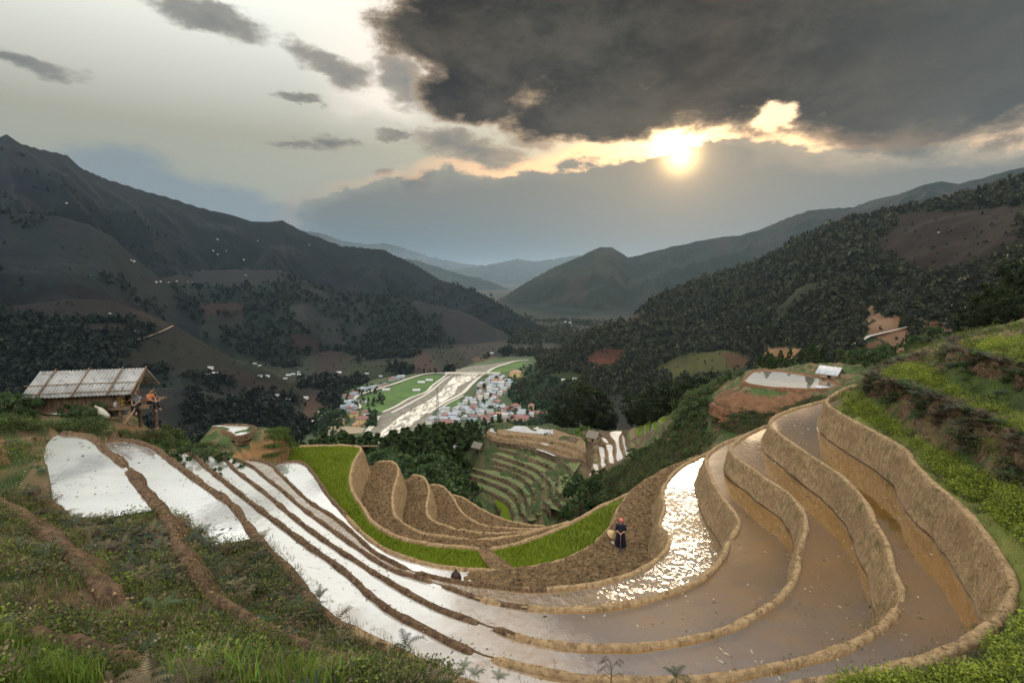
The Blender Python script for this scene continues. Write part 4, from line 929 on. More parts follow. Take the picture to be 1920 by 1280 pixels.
def grass_obj(name, P, n, hgt, wid, cs, w=None, lean=.6, spread=.07, seed=1):
    rng = np.random.default_rng(seed); V, F3, k = blades(P, n, hgt, wid, rng, lean, spread); c = np.repeat(pal(k, rng, cs, w), 5, 0)
    return tag(mesh_np(name, V, F3, M_LEAF, cols=c, smooth=False), kind='stuff')
rg = np.random.default_rng(5)
LEFT = [(-80, 870), (20, 830), (75, 835), (70, 870), (105, 965), (200, 975), (290, 960), (330, 965), (400, 1024), (490, 1012), (560, 1090), (620, 1165), (800, 1255), (840, 1290), (300, 1300), (-80, 1300)]
P = sample(LEFT, 9000, 2, 26, rg); lo = fbm(P[:, 0]*.9, P[:, 1]*.9, 3, 91)
grass_obj('grass', P[lo > -.0], 8, .15, .010, G_BR+G_DK+G_DRY, [.12, .1, .14, .15, .12, .1, .1, .1, .07], .9, .08, 2)
P = sample(LEFT, 6500, 2, 26, rg); nz_ = fbm(P[:, 0]*.7, P[:, 1]*.7, 3, 98); P = P[nz_ > -.12]; k_ = pal(len(P), rg, G_BR+G_DK+G_DRY, [.10, .07, .14, .16, .18, .13, .08, .09, .05]); merge_copies('undergrowth', LEAFY, P, rg.uniform(.6, 1.3, len(P)), k_, M_LEAF, rg)
DRYP = [(60, 930), (140, 975), (330, 1000), (340, 1100), (230, 1110), (150, 1010), (40, 930)]; DRY2 = [(330, 965), (400, 1030), (500, 1015), (560, 1100), (640, 1190), (560, 1200), (450, 1130), (370, 1080)]
P = np.r_[sample(DRYP, 600, 2, 26, rg), sample(DRY2, 500, 2, 26, rg), sample(LEFT, 420, 2, 26, rg)]
merge_copies('dry_ferns', FERNS, P, rg.uniform(.25, .7, len(P)), pal(len(P), rg, G_DRY+G_GY+[(.07, .055, .045)], [.14, .22, .1, .2, .14, .2]), M_LEAF, rg, .5)
P = sample([(-60, 1215), (20, 1218), (100, 1240), (165, 1290), (-60, 1300)], 2200, 2, 12, rg, clear=0)
grass_obj('grass', P, 7, .22, .010, G_BR+[(.13, .25, .04)], None, .5, .05, 3)
P = sample([(330, 1200), (520, 1230), (640, 1255), (640, 1300), (300, 1300)], 260, 2, 12, rg)
grass_obj('grass', P, 7, .30, .012, G_BR+[(.13, .25, .04)], None, .7, .06, 4)
# green terraces on the right
BANDS = [[(1560, 770), (1600, 740), (1625, 735), (1640, 760), (1713, 822), (1780, 855), (1850, 895), (1990, 965), (1990, 1300), (1380, 1310), (1500, 1288), (1730, 1245), (1880, 1160), (1900, 1090), (1850, 1005), (1740, 900), (1700, 850)],
         [(1650, 705), (1700, 680), (1743, 693), (1813, 737), (1863, 757), (1990, 800), (1990, 860), (1850, 787), (1700, 722)], [(1798, 642), (1850, 634), (1990, 632), (1990, 712), (1850, 670)]]
P = np.r_[sample(BANDS[0], 15000, 2, 40, rg, 1.2, .8), sample(BANDS[1], 5200, 2, 40, rg, 1.0), sample(BANDS[2], 3000, 2, 45, rg, 1)]
P = P[fbm(P[:, 0]*1.1, P[:, 1]*1.1, 3, 94) > -.10]; q = rg.random(len(P)) > .62+.6*fbm(P[:, 0]*.5, P[:, 1]*.5, 3, 95); P1 = P[~q]
merge_copies('leafy_crop', LEAFY, P1, rg.uniform(.8, 1.7, len(P1)), pal(len(P1), rg, [(.20, .25, .03), (.26, .30, .04), (.14, .18, .025), (.09, .12, .025)], [.3, .3, .25, .15]), M_LEAF, rg, .2)
grass_obj('grass', P[q], 7, .15, .011, G_BR+G_DK, [.25, .2, .2, .1, .15, .1], .7, .09, 6)
LR = [(1500, 1290), (1730, 1248), (1880, 1165), (1910, 1090), (1990, 1090), (1990, 1300)]
P = sample(LR, 5000, 2, 26, rg, 1.6, .8); grass_obj('grass', P, 7, .17, .011, G_DK+G_BR+G_DRY+G_GY, [.14, .14, .14, .08, .06, .1, .06, .06, .06, .08, .08], .9, .08, 7)
P = sample(LR, 2300, 2, 26, rg, 1.6, .8); merge_copies('undergrowth', LEAFY, P, rg.uniform(.6, 1.2, len(P)), pal(len(P), rg, G_DK+G_GY+G_BR[:1]), M_LEAF, rg)
RS = [(1640, 690), (1700, 660), (1790, 625), (1990, 600), (1990, 985), (1860, 900), (1780, 858), (1700, 820), (1640, 770), (1600, 760), (1600, 735)]
P = sample(RS, 2400, 8, 60, rg, 1.0, .05); merge_copies('undergrowth', LEAFB, P, rg.uniform(.35, .9, len(P)), pal(len(P), rg, [(.08, .11, .025), (.12, .15, .03), (.06, .075, .025), (.10, .085, .045)]), M_LEAF, rg)
P = sample(RS, 3200, 8, 60, rg, 1.0, .05); grass_obj('grass', P, 7, .22, .016, [(.13, .17, .03), (.09, .12, .025), (.15, .13, .06)], None, .7, .1, 16)
# tufts growing on the outer side and top of the near bank
def along(key, x0, x1, n, rng, side=-1, off=(.1, .5), dz=0.0):
    r = RIMS[key]; C, NL, z = r['C'], r['NL'], r['z']; px, py, _ = proj(C[:, 0], C[:, 1], np.full(len(C), z)); ii = np.nonzero((px > x0) & (px < x1) & (py > 700))[0]
    i = rng.choice(ii, n); o = rng.uniform(*off, n)*side; P = C[i]+NL[i]*o[:, None]+rng.normal(0, .07, (n, 2)); return np.c_[P, np.full(n, z+dz)-(np.abs(o)*.25 if side < 0 else np.maximum(0, o-.15)*1.6)]
P = np.r_[along('water_5', 500, 940, 900, rg, -1, (.12, .7)), along('water_5', 940, 1850, 700, rg, -1, (.28, .6), .05)]
grass_obj('grass', P, 8, .22, .009, G_DK+G_DRY+G_GY, None, .8, .05, 8)
P = along('water_5', 480, 900, 260, rg, 1, (-.15, .2), .05); grass_obj('grass', P, 6, .16, .007, G_DK+G_DRY, None, .9, .04, 9)
# fern cover on the two steep right-hand banks and tufts over their lips
for key, n in (('band_6', 1000), ('band_7', 480)):
    r = RIMS[key]; C, NL = r['C'], r['NL']; i = rg.integers(0, len(C), n); t_ = rg.uniform(-.12, .8, n)**1; o = .15+r['L']*np.clip(t_, 0, 1); P = C[i]+NL[i]*o[:, None]
    nz = fbm(P[:, 0]*.8, P[:, 1]*.8, 3, 77); ok = (t_ < .45+nz*.9)
    P = np.c_[P, r['z']+.05-(r['h'])*np.clip(t_, 0, 1)][ok]
    merge_copies('bank_ferns', FERNS, P, rg.uniform(.45, 1.25, len(P)), pal(len(P), rg, [(.075, .062, .038), (.10, .075, .050), (.05, .080, .028), (.07, .11, .04), (.14, .11, .075), (.08, .11, .08)], [.26, .24, .16, .12, .12, .10]), M_LEAF, rg, .6)
# moss and grass clinging to the big walls
for key, a_, b_, n in (('water_4', 1450, 1560, 260), ('water_4', 1570, 1690, 260), ('water_5', 1700, 1880, 160), ('water_3', 1380, 1500, 60)):
    P = along(key, a_, b_, n, rg, 1, (.16, .55)); grass_obj('grass', P, 5, .07, .008, G_DK+G_DRY, None, 1.2, .05, n)

for key, a_, b_, n in (('water_4', 900, 1690, 520), ('water_3', 850, 1510, 420), ('water_2', 1000, 1400, 260), ('water_1', 1150, 1350, 160), ('water_5', 1540, 1900, 420), ('water_5', 940, 1890, 260), ('water_4', 300, 900, 160), ('field_0', 500, 1240, 160)):
    P = along(key, a_, b_, n, rg, 1, (-.16, .22)); i_ = fbm(P[:, 0]*.8, P[:, 1]*.8, 3, n) > -.02; P = P[i_]; P[:, 2] += .05
    grass_obj('grass', P, 7, .085, .006, G_DK+[(.12, .13, .04), (.17, .14, .07)], None, 1.1, .04, n+1)

# ------------------------------------------------------------------ bushes and trees
def clump_points(rng, centers, rad, n):
    i = rng.integers(0, len(centers), n); v = rng.normal(size=(n, 3)); v /= np.linalg.norm(v, axis=1)[:, None]
    return centers[i]+v*(rad[i]*rng.uniform(.55, 1.05, n))[:, None]*np.array([1, 1, .8]), i
def crown_mesh(seed, H, Rr, nc, n, leaf, cs, base=.25, shape='round'):
    rng = np.random.default_rng(seed); t_ = rng.uniform(0, 1, nc); a = rng.uniform(0, 2*np.pi, nc)
    if shape == 'round': prof = np.sqrt(np.clip(1-((t_-.45)/.58)**2, 0, 1))
    elif shape == 'pine': prof = (1-t_)**.85*.95+.04
    else: prof = np.clip(1-(t_-.6)**2*2.2, .2, 1)
    q = prof*Rr*np.sqrt(rng.uniform(.25, 1, nc)); c = np.stack([q*np.cos(a), q*np.sin(a), H*(base+(1-base)*t_*.93)], 1)
    rad = rng.uniform(.55, 1.1, nc)*Rr*(.30 if shape != 'pine' else .24)*(1-.55*t_ if shape == 'pine' else 1)
    P, i = clump_points(rng, c, rad, n); V, Fs = cards(P, leaf*rng.uniform(.6, 1.3, n), rng, up=.5 if shape == 'pine' else 0)
    cl = pal(nc, rng, cs, var=.3)[i]*(1+rng.uniform(-.2, .2, (n, 1)))
    return V, Fs, np.repeat(cl, 4, 0), c
def make_tree(name, seed, H, Rr, nc, n, leaf, cs, base, shape, trunk_r):
    root = empty(name)
    V, Fs, C, c = crown_mesh(seed, H, Rr, nc, n, leaf, cs, base, shape)
    m = MB(); rng = random.Random(seed); lean = rng.uniform(-.06, .06)*H
    top = H*(.9 if shape == 'pine' else .6)
    pts = [(0, 0, -.6), (lean*.1, 0, H*.12), (lean*.4, lean*.2, H*.3), (lean*.8, lean*.3, H*.5), (lean, lean*.3, top)]
    m.tube(pts, [trunk_r*1.25, trunk_r, trunk_r*.8, trunk_r*.55, trunk_r*.15], 7)
    for j in range(0, len(c), 2):
        p = c[j]; zb = max(H*base*.7, min(p[2]*.8, top*.95)); m.tube([(lean*zb/H, 0, zb), (p[0]*.5, p[1]*.5, (zb+p[2])/2+.02*H), (p[0], p[1], p[2])], [trunk_r*.35, trunk_r*.2, trunk_r*.06], 4)
    m.build('trunk', M_BARK, root, True)
    mesh_np('crown', V, Fs, M_LEAF, root, cols=C, smooth=False)
    return root
PINEC = [(.036, .062, .021), (.050, .084, .026), (.068, .105, .032), (.026, .046, .019)]; BROADC = [(.045, .080, .026), (.065, .105, .034), (.080, .115, .05), (.034, .060, .022)]; LIMEC = [(.10, .17, .03), (.13, .20, .035), (.07, .13, .025)]
H0 = 500  # prototypes are moved to the first place they stand at
PINES = [make_tree('pine_tree', s, 11, 3.5, 75, 4200, .46, PINEC, .10, 'pine', .17) for s in (1, 2, 3, 4)]
TALLP = [make_tree('pine_tree', s, 13, 3.9, 60, 4600, .44, [(q[0]*.55, q[1]*.5, q[2]*.6) for q in PINEC], .22, 'tall', .22) for s in (5, 6, 7)]  # pine palette darkened: backlit shade painted into the crowns
BROAD = [make_tree('broadleaf_tree', s, 8, 3.8, 40, 3400, .42, BROADC, .15, 'round', .2) for s in (11, 12, 13)]
BUSH = [make_tree('bush', s, 1.6, 1.1, 16, 1700, .13, BROADC+[(.06, .10, .03)], .05, 'round', .04) for s in (21, 22, 23)]
LIME = make_tree('lime_green_bush', 31, 3.0, 2.2, 20, 2600, .22, LIMEC, .05, 'round', .06)
used = set(); rt = random.Random(9)
def place(protos, pos, sc, label, cat, group=None, rz=None):
    p = rt.choice(protos) if isinstance(protos, list) else protos
    if id(p) not in used: o = p; used.add(id(p))
    else: o = copy_tree(p)
    o.location = pos; s_ = sc if isinstance(sc, tuple) else (sc*rt.uniform(.92, 1.08),)*2+(sc,); o.scale = s_; o.rotation_euler = (0, 0, rt.uniform(0, 6.28) if rz is None else rz)
    if 'group' in o: del o['group']
    tag(o, label, cat, group); return o
def ground_z(x, y): return float(height(np.array([x]), np.array([y]))[0])
def at_base(px, dep, top_py=None, H=None, base=None):
    """tree standing at distance dep whose top shows at top_py: returns position and scale"""
    v = (640-(base or 800))/F; X_ = (px-960)/F*dep; Yy = dep*CP + 0
    # iterate for ground height
    z = -40.
    for _ in range(4):
        Yy = (dep+z*SP)/CP; z = ground_z(X_, Yy)
    if top_py is None: return (X_, Yy, z), 1
    vt = (640-top_py)/F; zt = dep*(-SP+vt*CP); return (X_, Yy, z-.2), max(.3, (zt-z)/H)
belt = [(570, 816, 120), (600, 810, 124), (650, 800, 126), (690, 800, 126), (735, 798, 128), (765, 792, 126), (795, 788, 128), (825, 784, 130), (855, 782, 132), (885, 780, 136), (585, 828, 96), (632, 822, 98), (688, 816, 100), (722, 815, 102), (756, 812, 104), (790, 806, 106), (822, 800, 108), (565, 820, 100), (590, 812, 108), (612, 800, 112), (628, 806, 104), (645, 797, 118), (662, 803, 110), (680, 806, 102), (695, 798, 115), (712, 800, 108), (727, 806, 100), (742, 797, 118), (757, 792, 112), (772, 796, 106), (787, 786, 120), (802, 790, 112),
        (818, 784, 118), (833, 783, 124), (848, 782, 118), (862, 785, 126), (878, 781, 130), (893, 783, 126), (908, 778, 132), (922, 778, 136), (937, 776, 140), (952, 780, 142), (965, 788, 144), (600, 822, 92), (640, 824, 90), (672, 822, 92), (705, 824, 94), (740, 822, 96), (775, 818, 98), (808, 815, 102), (815, 822, 100),
        (578, 826, 88), (620, 830, 86), (655, 832, 88), (835, 800, 118)]
for i, (px_, ty, d) in enumerate(belt):
    p, s_ = at_base(px_, d, ty, 11); place(PINES, p, (s_*1.15, s_*1.15, s_), 'dark green pine in the belt between the seedling field and river', 'tree', 'pines of the belt below the terraces')
for px_, ty, d in [(730, 842, 82), (760, 850, 80), (785, 838, 84), (790, 862, 78), (805, 850, 86), (705, 838, 88), (800, 880, 80), (770, 872, 76), (745, 866, 76)]:
    p, s_ = at_base(px_, d, ty, 8); place(BROAD, p, s_, 'rounded broadleaf tree below the pine belt, left of the knoll', 'tree', 'broadleaf trees left of the knoll')
p, s_ = at_base(848, 90, 872, 8); place(BROAD, p, s_, 'dark round tree standing alone beside the lower left end of the terraced knoll', 'tree')
for i, (px_, ty, d) in enumerate([(1060, 735, 150), (1085, 712, 146), (1105, 718, 150), (1128, 740, 148), (1045, 760, 152), (1075, 750, 142), (1140, 765, 150)]):
    p, s_ = at_base(px_, d, ty, 13); place(TALLP, p, s_, 'tall dark tree in the clump behind the knoll hut', 'tree', 'tall trees behind the hut on the knoll')
for i, (px_, ty, d) in enumerate([(1185, 735, 135), (1200, 745, 130), (1215, 728, 138), (1240, 705, 140), (1255, 712, 132), (1275, 718, 128), (1225, 740, 126), (1300, 700, 130), (1318, 706, 120), (1335, 694, 120), (1350, 700, 112), (1290, 728, 118), (1360, 706, 104), (1372, 704, 98), (1320, 722, 104)]):
    p, s_ = at_base(px_, d, ty, 13); place(TALLP, p, s_, 'dark pine on the slope left of the bright pond', 'tree', 'pines left of the bright pond')
p, s_ = at_base(1268, 92, 742, 11); place(PINES[1:2], p, s_, 'broad dark tree standing alone above the red path, right of the green seedling strips', 'tree')
for i, (px_, ty, d) in enumerate([(1480, 656, 72), (1445, 668, 74), (1462, 672, 76), (1500, 672, 74), (1425, 676, 76), (1520, 682, 70), (1540, 690, 72), (1438, 682, 70)]):
    p, s_ = at_base(px_, d, ty, 11); place(PINES, p, s_, 'pine with its pointed top above the middle of the bright pond' if i == 0 else 'low pine in the thicket behind the bright pond', 'tree', None if i == 0 else 'pines behind the bright pond')
for i, (px_, ty, d) in enumerate([(1905, 480, 62), (1870, 520, 68), (1840, 540, 72), (1815, 560, 76), (1890, 545, 60), (1940, 500, 60), (1855, 565, 66), (1970, 470, 64), (1830, 585, 66), (1915, 565, 56)]):
    p, s_ = at_base(px_, d, ty, 13); place(TALLP, p, s_, 'tall dark pine in the stand above the topmost green terrace', 'tree', 'tall pines at the right edge')
for px_, ty, d in [(1600, 690, 66), (1625, 686, 62), (1640, 680, 60), (1660, 672, 58), (1690, 650, 54), (1720, 630, 50), (1745, 615, 46), (1580, 705, 70)]:
    p, s_ = at_base(px_, d, ty, 8); place(BROAD, p, s_, 'leafy shrub between the shiny-roofed hut and green terraces', 'tree', 'shrubs right of the wooden hut')
for px_, ty, d, k in [(1086, 885, 82, 'dark round tree at the right foot of the terraced knoll'), (1228, 828, 84, 'small upright dark tree alone on the weedy slope below the seedling strips')]:
    p, s_ = at_base(px_, d, ty, 8); place(BROAD if px_ < 1200 else PINES, p, s_*(1 if px_ < 1200 else .75), k, 'tree')
p, s_ = at_base(1092, 128, 795, 3); place(LIME, p, s_, 'light green bushy tree just left of the thatched hut on the knoll', 'tree')
p, s_ = at_base(1310, 54, 826, 3); place(LIME, p, (s_*.9, s_*.9, s_), 'bright yellow-green round bush just outside the terrace rim, below the red spur', 'bush')
slope_b = []
for k in range(58):
    px_ = rt.uniform(1095, 1345); t_ = (px_-1095)/250; py_ = 955-165*t_+rt.uniform(-70, 20)*(.5+t_*.3); d = 100-45*t_+rt.uniform(-4, 10); slope_b.append((px_, py_, d))
for px_, py_, d in slope_b:
    p, s_ = at_base(px_, d); place(BUSH, (p[0], p[1], p[2]-.1), rt.uniform(.55, 1.25), 'leafy green bush on the slope between the knoll and the terrace rim', 'bush', 'bushes on the slope right of the knoll')
for k in range(30):
    px_ = rt.uniform(1240, 1385); p, s_ = at_base(px_, rt.uniform(60, 76)); place(BUSH, p, rt.uniform(.5, .95), 'pale green bush on the slope left of the red spur', 'bush', 'bushes left of the red spur')
# bushes round the left hut
def put_px(protos, px_, py_, dep, sc, label, cat, group=None):
    """thing standing where the photograph shows its foot, at distance dep, on the ground there"""
    X_ = (px_-960)/F*dep; z = -7.
    for _ in range(4): z = ground_z(X_, (dep+z*SP)/CP)
    return place(protos, (X_, (dep+z*SP)/CP, z-.05), sc, label, cat, group)
HB = 'low green bush in the thicket around the stilt hut'
put_px(BUSH[:1], 360, 805, 24.5, 1.05, 'tall round olive-green bush right of the stilt hut, standing out against the far valley', 'bush')
for px_, d, s_ in [(12, 23, .6), (40, 22.5, .62), (60, 23, .5), (-5, 22, .6), (142, 23.5, .5), (165, 24, .55), (180, 23.5, .45), (155, 22.5, .4), (330, 24, .5), (312, 23.5, .4), (320, 22.5, .4), (350, 22.5, .6), (385, 23.5, .5), (400, 24, .45), (420, 26, .5), (310, 22, .32), (180, 22, .3), (165, 22.5, .35), (330, 21.6, .4), (440, 28, .45), (380, 26, .55), (50, 21.5, .4), (185, 21.5, .25), (25, 21.5, .4)]:
    put_px(BUSH, px_, 800, d, s_, HB, 'bush', 'bushes around the stilt hut')
put_px([LIME], 345, 800, 25.5, .3, 'small yellow-green bush behind the round olive bush by the stilt hut', 'bush')
P = sample([(-40, 790), (60, 780), (200, 790), (300, 790), (420, 800), (480, 830), (420, 850), (330, 842), (200, 825), (100, 805), (0, 815)], 3200, 12, 34, rg); P = P[~inpoly([(195, 765), (305, 765), (305, 812), (195, 812)], *proj(P[:, 0], P[:, 1], P[:, 2])[:2])]; P = P[~inpoly([(68, 760), (140, 760), (140, 800), (68, 800)], *proj(P[:, 0], P[:, 1], P[:, 2])[:2])]; merge_copies('undergrowth', LEAFB, P, rg.uniform(.35, .8, len(P)), pal(len(P), rg, G_DK+[(.07, .11, .03)]), M_LEAF, rg)
P = sample([(500, 810), (550, 800), (555, 850), (560, 868), (600, 868), (580, 880), (500, 862)], 2500, 20, 55, rg, .6, .05); grass_obj('grass', P, 6, .25, .03, [(.07, .13, .025), (.09, .15, .03), (.06, .08, .03)], None, .6, .1, 12)
P = sample([(1115, 915), (1160, 880), (1215, 850), (1262, 810), (1275, 760), (1330, 715), (1390, 690), (1345, 728), (1320, 760), (1335, 800), (1335, 840), (1200, 910), (1060, 985), (1030, 985)], 6500, 45, 130, rg, .3, .05)
merge_copies('undergrowth', LEAFB, P, rg.uniform(.9, 2.2, len(P)), pal(len(P), rg, G_DK+[(.07, .11, .035), (.075, .07, .04), (.07, .10, .035)]), M_LEAF, rg)
P = sample([(1340, 760), (1400, 770), (1480, 780), (1560, 760), (1540, 745), (1480, 765), (1430, 800), (1390, 815), (1340, 800)], 1200, 42, 62, rg, .3, .05); merge_copies('undergrowth', LEAFB, P, rg.uniform(.6, 1.3, len(P)), pal(len(P), rg, [(.06, .09, .03), (.08, .07, .035)]), M_LEAF, rg)
# scrub on the knoll's risers
PP = []
for i in range(3, 12):
    C = KC[i]; n = 130; j = rg.integers(0, len(C), n); P = C[j]+rg.normal(0, .25, (n, 2))+np.array([0, -.25]); nz = fbm(P[:, 0]*.15, P[:, 1]*.15+i, 3, 7); P = np.c_[P, np.full(n, KZ[i]-.25)][nz > -.02 if i > 3 else nz > -9]; PP.append(P)
P = np.concatenate(PP); merge_copies('undergrowth', LEAFB, P, rg.uniform(.7, 1.5, len(P)), pal(len(P), rg, G_DK+[(.07, .065, .038)]), M_LEAF, rg)
# rice seedlings
P = []
lo, hi = GFIELD.min(0), GFIELD.max(0); gx, gy = np.meshgrid(np.arange(lo[0], hi[0], .17), np.arange(lo[1], hi[1], .17)); gx = gx.ravel()+rg.normal(0, .03, gx.size); gy = gy.ravel()+rg.normal(0, .03, gy.size)
q = inpoly(GFIELD, gx, gy); gx, gy = gx[q], gy[q]; q = np.minimum(pdist(RIMS['field_g']['C'][::3], gx, gy, False), pdist(RIMS['field_0']['C'][::3], gx, gy, False)) > .28
px_, py_, _ = proj(gx, gy, np.full(len(gx), -14.4)); q &= ~(inpoly([(890, 1030), (912, 1026), (960, 1070), (925, 1070)], px_, py_)); q &= fbm(gx*.8, gy*.8, 3, 3) > -.42
P = np.c_[gx[q], gy[q], np.full(q.sum(), -14.4)]; k_ = fbm(P[:, 0]*.35, P[:, 1]*.35, 4, 8)+.25*fbm(P[:, 0]*2, P[:, 1]*2, 2, 9)
for a_, b_, cs_ in ((-9, -.12, [(.085, .12, .002), (.07, .10, .002)]), (-.12, .12, [(.11, .15, .002), (.13, .17, .004)]), (.12, 9, [(.14, .19, .004), (.16, .20, .01), (.13, .18, .004)])): grass_obj('rice_seedlings', P[(k_ >= a_) & (k_ < b_)], 4, .17, .03, cs_, None, .5, .05, 13)
tag(mesh_np('path', *(lambda VT: (VT[0], VT[1]))(fill(smooth_line([U(x, y, -14.4)[:2] for x, y in [(895, 1028), (915, 1028), (935, 1045), (965, 1068), (925, 1070), (905, 1050)]], .3, True), -14.33)), M_PLOW), kind='structure')
def clods(name, P, size, rng, mat):
    b = np.array([[1, 0, 0], [-1, 0, 0], [0, 1, 0], [0, -1, 0], [0, 0, .8], [0, 0, -.8]], float); f = np.array([[0, 2, 4], [2, 1, 4], [1, 3, 4], [3, 0, 4], [2, 0, 5], [1, 2, 5], [3, 1, 5], [0, 3, 5]])
    n = len(P); V = b[None]*rng.uniform(.5, 1.3, (n, 6, 3))*size[:, None, None]; a = rng.uniform(0, 6.28, n); c, s = np.cos(a)[:, None], np.sin(a)[:, None]
    V = np.stack([V[..., 0]*c-V[..., 1]*s, V[..., 0]*s+V[..., 1]*c, V[..., 2]], 2)+P[:, None]; return tag(mesh_np(name, V.reshape(-1, 3), (f[None]+np.arange(n)[:, None, None]*6).reshape(-1, 3), mat, smooth=False), kind='stuff')
for k_, n_, sz_, up_ in (('field_0', 5200, .045, .16), ('field_a', 3600, .06, .03), ('field_b', 3200, .065, .03), ('field_c', 2400, .065, .03), ('field_d', 1600, .065, .03)):
    Pm, zm = POLY[k_]; lo, hi = Pm.min(0), Pm.max(0); g = rg.uniform(lo, hi, (n_*6, 2)); g = g[inpoly(Pm, g[:, 0], g[:, 1])]; px_, py_, _ = proj(g[:, 0], g[:, 1], np.full(len(g), zm)); g = g[(px_ > 955) | (k_ != 'field_0')]
    g = g[np.minimum(pdist(RIMS[k_]['C'][::3], g[:, 0], g[:, 1], False), 9) > .15][:n_]; clods('clods', np.c_[g, zm+up_+plow(1.7 if k_ == 'field_0' else 1.3, .13 if k_ == 'field_0' else .22)(g[:, 0], g[:, 1])], rg.uniform(.4, 1.2, len(g))*sz_, rg, M_PLOW)
P = sample(LEFT, 2600, 2, 26, rg); P[:, 2] += .01; clods('clods', P, rg.uniform(.3, 1.2, len(P))*.03, rg, M_BUND)
P = np.r_[sample(BANDS[0], 700, 2, 40, rg), sample(LR, 500, 2, 26, rg)]; clods('clods', P, rg.uniform(.3, 1.2, len(P))*.035, rg, M_BUND)
# crumbs and clods along the tops and feet of the banks
P = []
for k_ in ORDER[:7]+['water_6', 'band_p']:
    r = RIMS[k_]; C, NL = r['C'], r['NL']; n_ = int(len(C)*2.2); i = rg.integers(0, len(C), n_); o = rg.normal(0, .09, n_); q = C[i]+NL[i]*o[:, None]; P.append(np.c_[q, r['z']+.11-np.abs(o)*.55])
P = np.concatenate(P); clods('clods', P, rg.uniform(.3, 1.1, len(P))*.034, rg, M_BUND)
V_, F_, C_ = [], [], []; n0 = 0
for k_, n_ in (('water_4', 900), ('water_3', 700), ('water_2', 600), ('water_1', 350), ('left_5', 160), ('left_6', 120)):
    Pm, zm = POLY[k_]; lo, hi = Pm.min(0), Pm.max(0); g = rg.uniform(lo, hi, (n_*9, 2)); nz = fbm(g[:, 0]*.5, g[:, 1]*.5, 3, 62); g = g[inpoly(Pm, g[:, 0], g[:, 1]) & (nz > -.05)][:n_]; m_ = len(g)
    a = rg.uniform(0, 6.28, m_); l_ = rg.uniform(.015, .05, m_)*rg.choice([1, 1, 1.8], m_); w_ = l_*rg.uniform(.15, .6, m_); d = np.stack([np.cos(a), np.sin(a)], 1); e = np.stack([-np.sin(a), np.cos(a)], 1); c = np.c_[g, np.full(m_, zm+.006)]
    q = np.stack([np.c_[g-d*l_[:, None], c[:, 2]], np.c_[g-e*w_[:, None], c[:, 2]+.004], np.c_[g+d*l_[:, None], c[:, 2]+.002], np.c_[g+e*w_[:, None]*.8, c[:, 2]+.004]], 1); V_.append(q.reshape(-1, 3)); F_.append(np.arange(m_*4).reshape(m_, 4)+n0); n0 += m_*4
    C_.append(np.repeat(pal(m_, rg, [(.55, .50, .40), (.10, .075, .05), (.07, .06, .04), (.42, .36, .26)], [.30, .24, .20, .26]), 4, 0))
tag(mesh_np('floating_straw', np.concatenate(V_), np.concatenate(F_), M_LEAF, cols=np.concatenate(C_), smooth=False), kind='stuff')
P = sample([(1990, 560), (2900, 500), (2900, 1400), (1990, 1300)], 5000, 3, 60, rg, 1.3, .05)
if len(P): grass_obj('grass', P, 7, .22, .014, G_BR+G_DK+G_DRY[:1], None, .7, .1, 17); merge_copies('undergrowth', LEAFB, P[::3], rg.uniform(.4, .9, len(P[::3])), pal(len(P[::3]), rg, G_DK+G_BR[:1]), M_LEAF, rg)
# weeds over the mud by the banks
P = []
Pm, zm = POLY['field_0']; lo, hi = Pm.min(0), Pm.max(0); g = rg.uniform(lo, hi, (9000, 2)); g = g[inpoly(Pm, g[:, 0], g[:, 1])]; px_, py_, _ = proj(g[:, 0], g[:, 1], np.full(len(g), zm)); nz = fbm(g[:, 0]*.7, g[:, 1]*.7, 3, 4)
g = g[(px_ > 940) & (px_ < 1200) & (py_ > 1040) & (nz > .08)][:900]; merge_copies('weeds', LEAFY, np.c_[g, np.full(len(g), zm+.1)], rg.uniform(.5, 1., len(g)), pal(len(g), rg, G_DK+G_GY), M_LEAF, rg)

# ------------------------------------------------------------------ woods far off on the hills
def far_proto(seed, pine):
    rng = np.random.default_rng(seed); n = 13; t_ = rng.uniform(.15, 1, n); a = rng.uniform(0, 6.28, n); q = ((1-t_)*.42+.06) if pine else .45*np.sqrt(np.clip(1-((t_-.5)/.6)**2, 0, 1)); q = q*rng.uniform(.4, 1, n)
    return cards(np.stack([q*np.cos(a), q*np.sin(a), t_*.92], 1), .48, rng, up=.4, k=(.7, 1.1))
FPR = [far_proto(i, i % 2) for i in range(8)]
fr = np.hypot(FX, FY); fpx, fpy, _ = proj(FX, FY, FH)
trees_ok = np.ones(len(FX), bool)
for PP_, d0, d1, _c in PATCH[21:26]:
    for dy in (0, -8, -16, -26, -38): trees_ok &= ~inpoly(PP_, fpx, fpy+dy)
ok = trees_ok & (FW > .5) & (fpx > -60) & (fpx < 1980) & (fr > 205) & (fr < 2300) & ~inpoly(FP, FX, FY)
ii = np.nonzero(ok)[0]; w = FW[ii]*np.clip(900/fr[ii], .35, 1.6); ii = rg.choice(ii, 85000, p=w/w.sum())
P = np.c_[FX[ii]+rg.normal(0, 1, len(ii))*fr[ii]*.004, FY[ii]+rg.normal(0, 1, len(ii))*fr[ii]*.007, FH[ii]-1]
merge_copies('distant_forest', FPR, P, rg.uniform(.4, 1.25, len(P))*np.clip(np.hypot(P[:, 0], P[:, 1])*.0125, 4, 13), pal(len(P), rg, np.where(np.array([True])[:, None], [[.009, .014, .010], [.013, .019, .011], [.019, .024, .013]], 0), var=.35)*np.where(P[:, :1] > 0, [[2.1, 1.7, 1.3]], [[.75, .9, 1.0]]), M_LEAF, rg, .05)
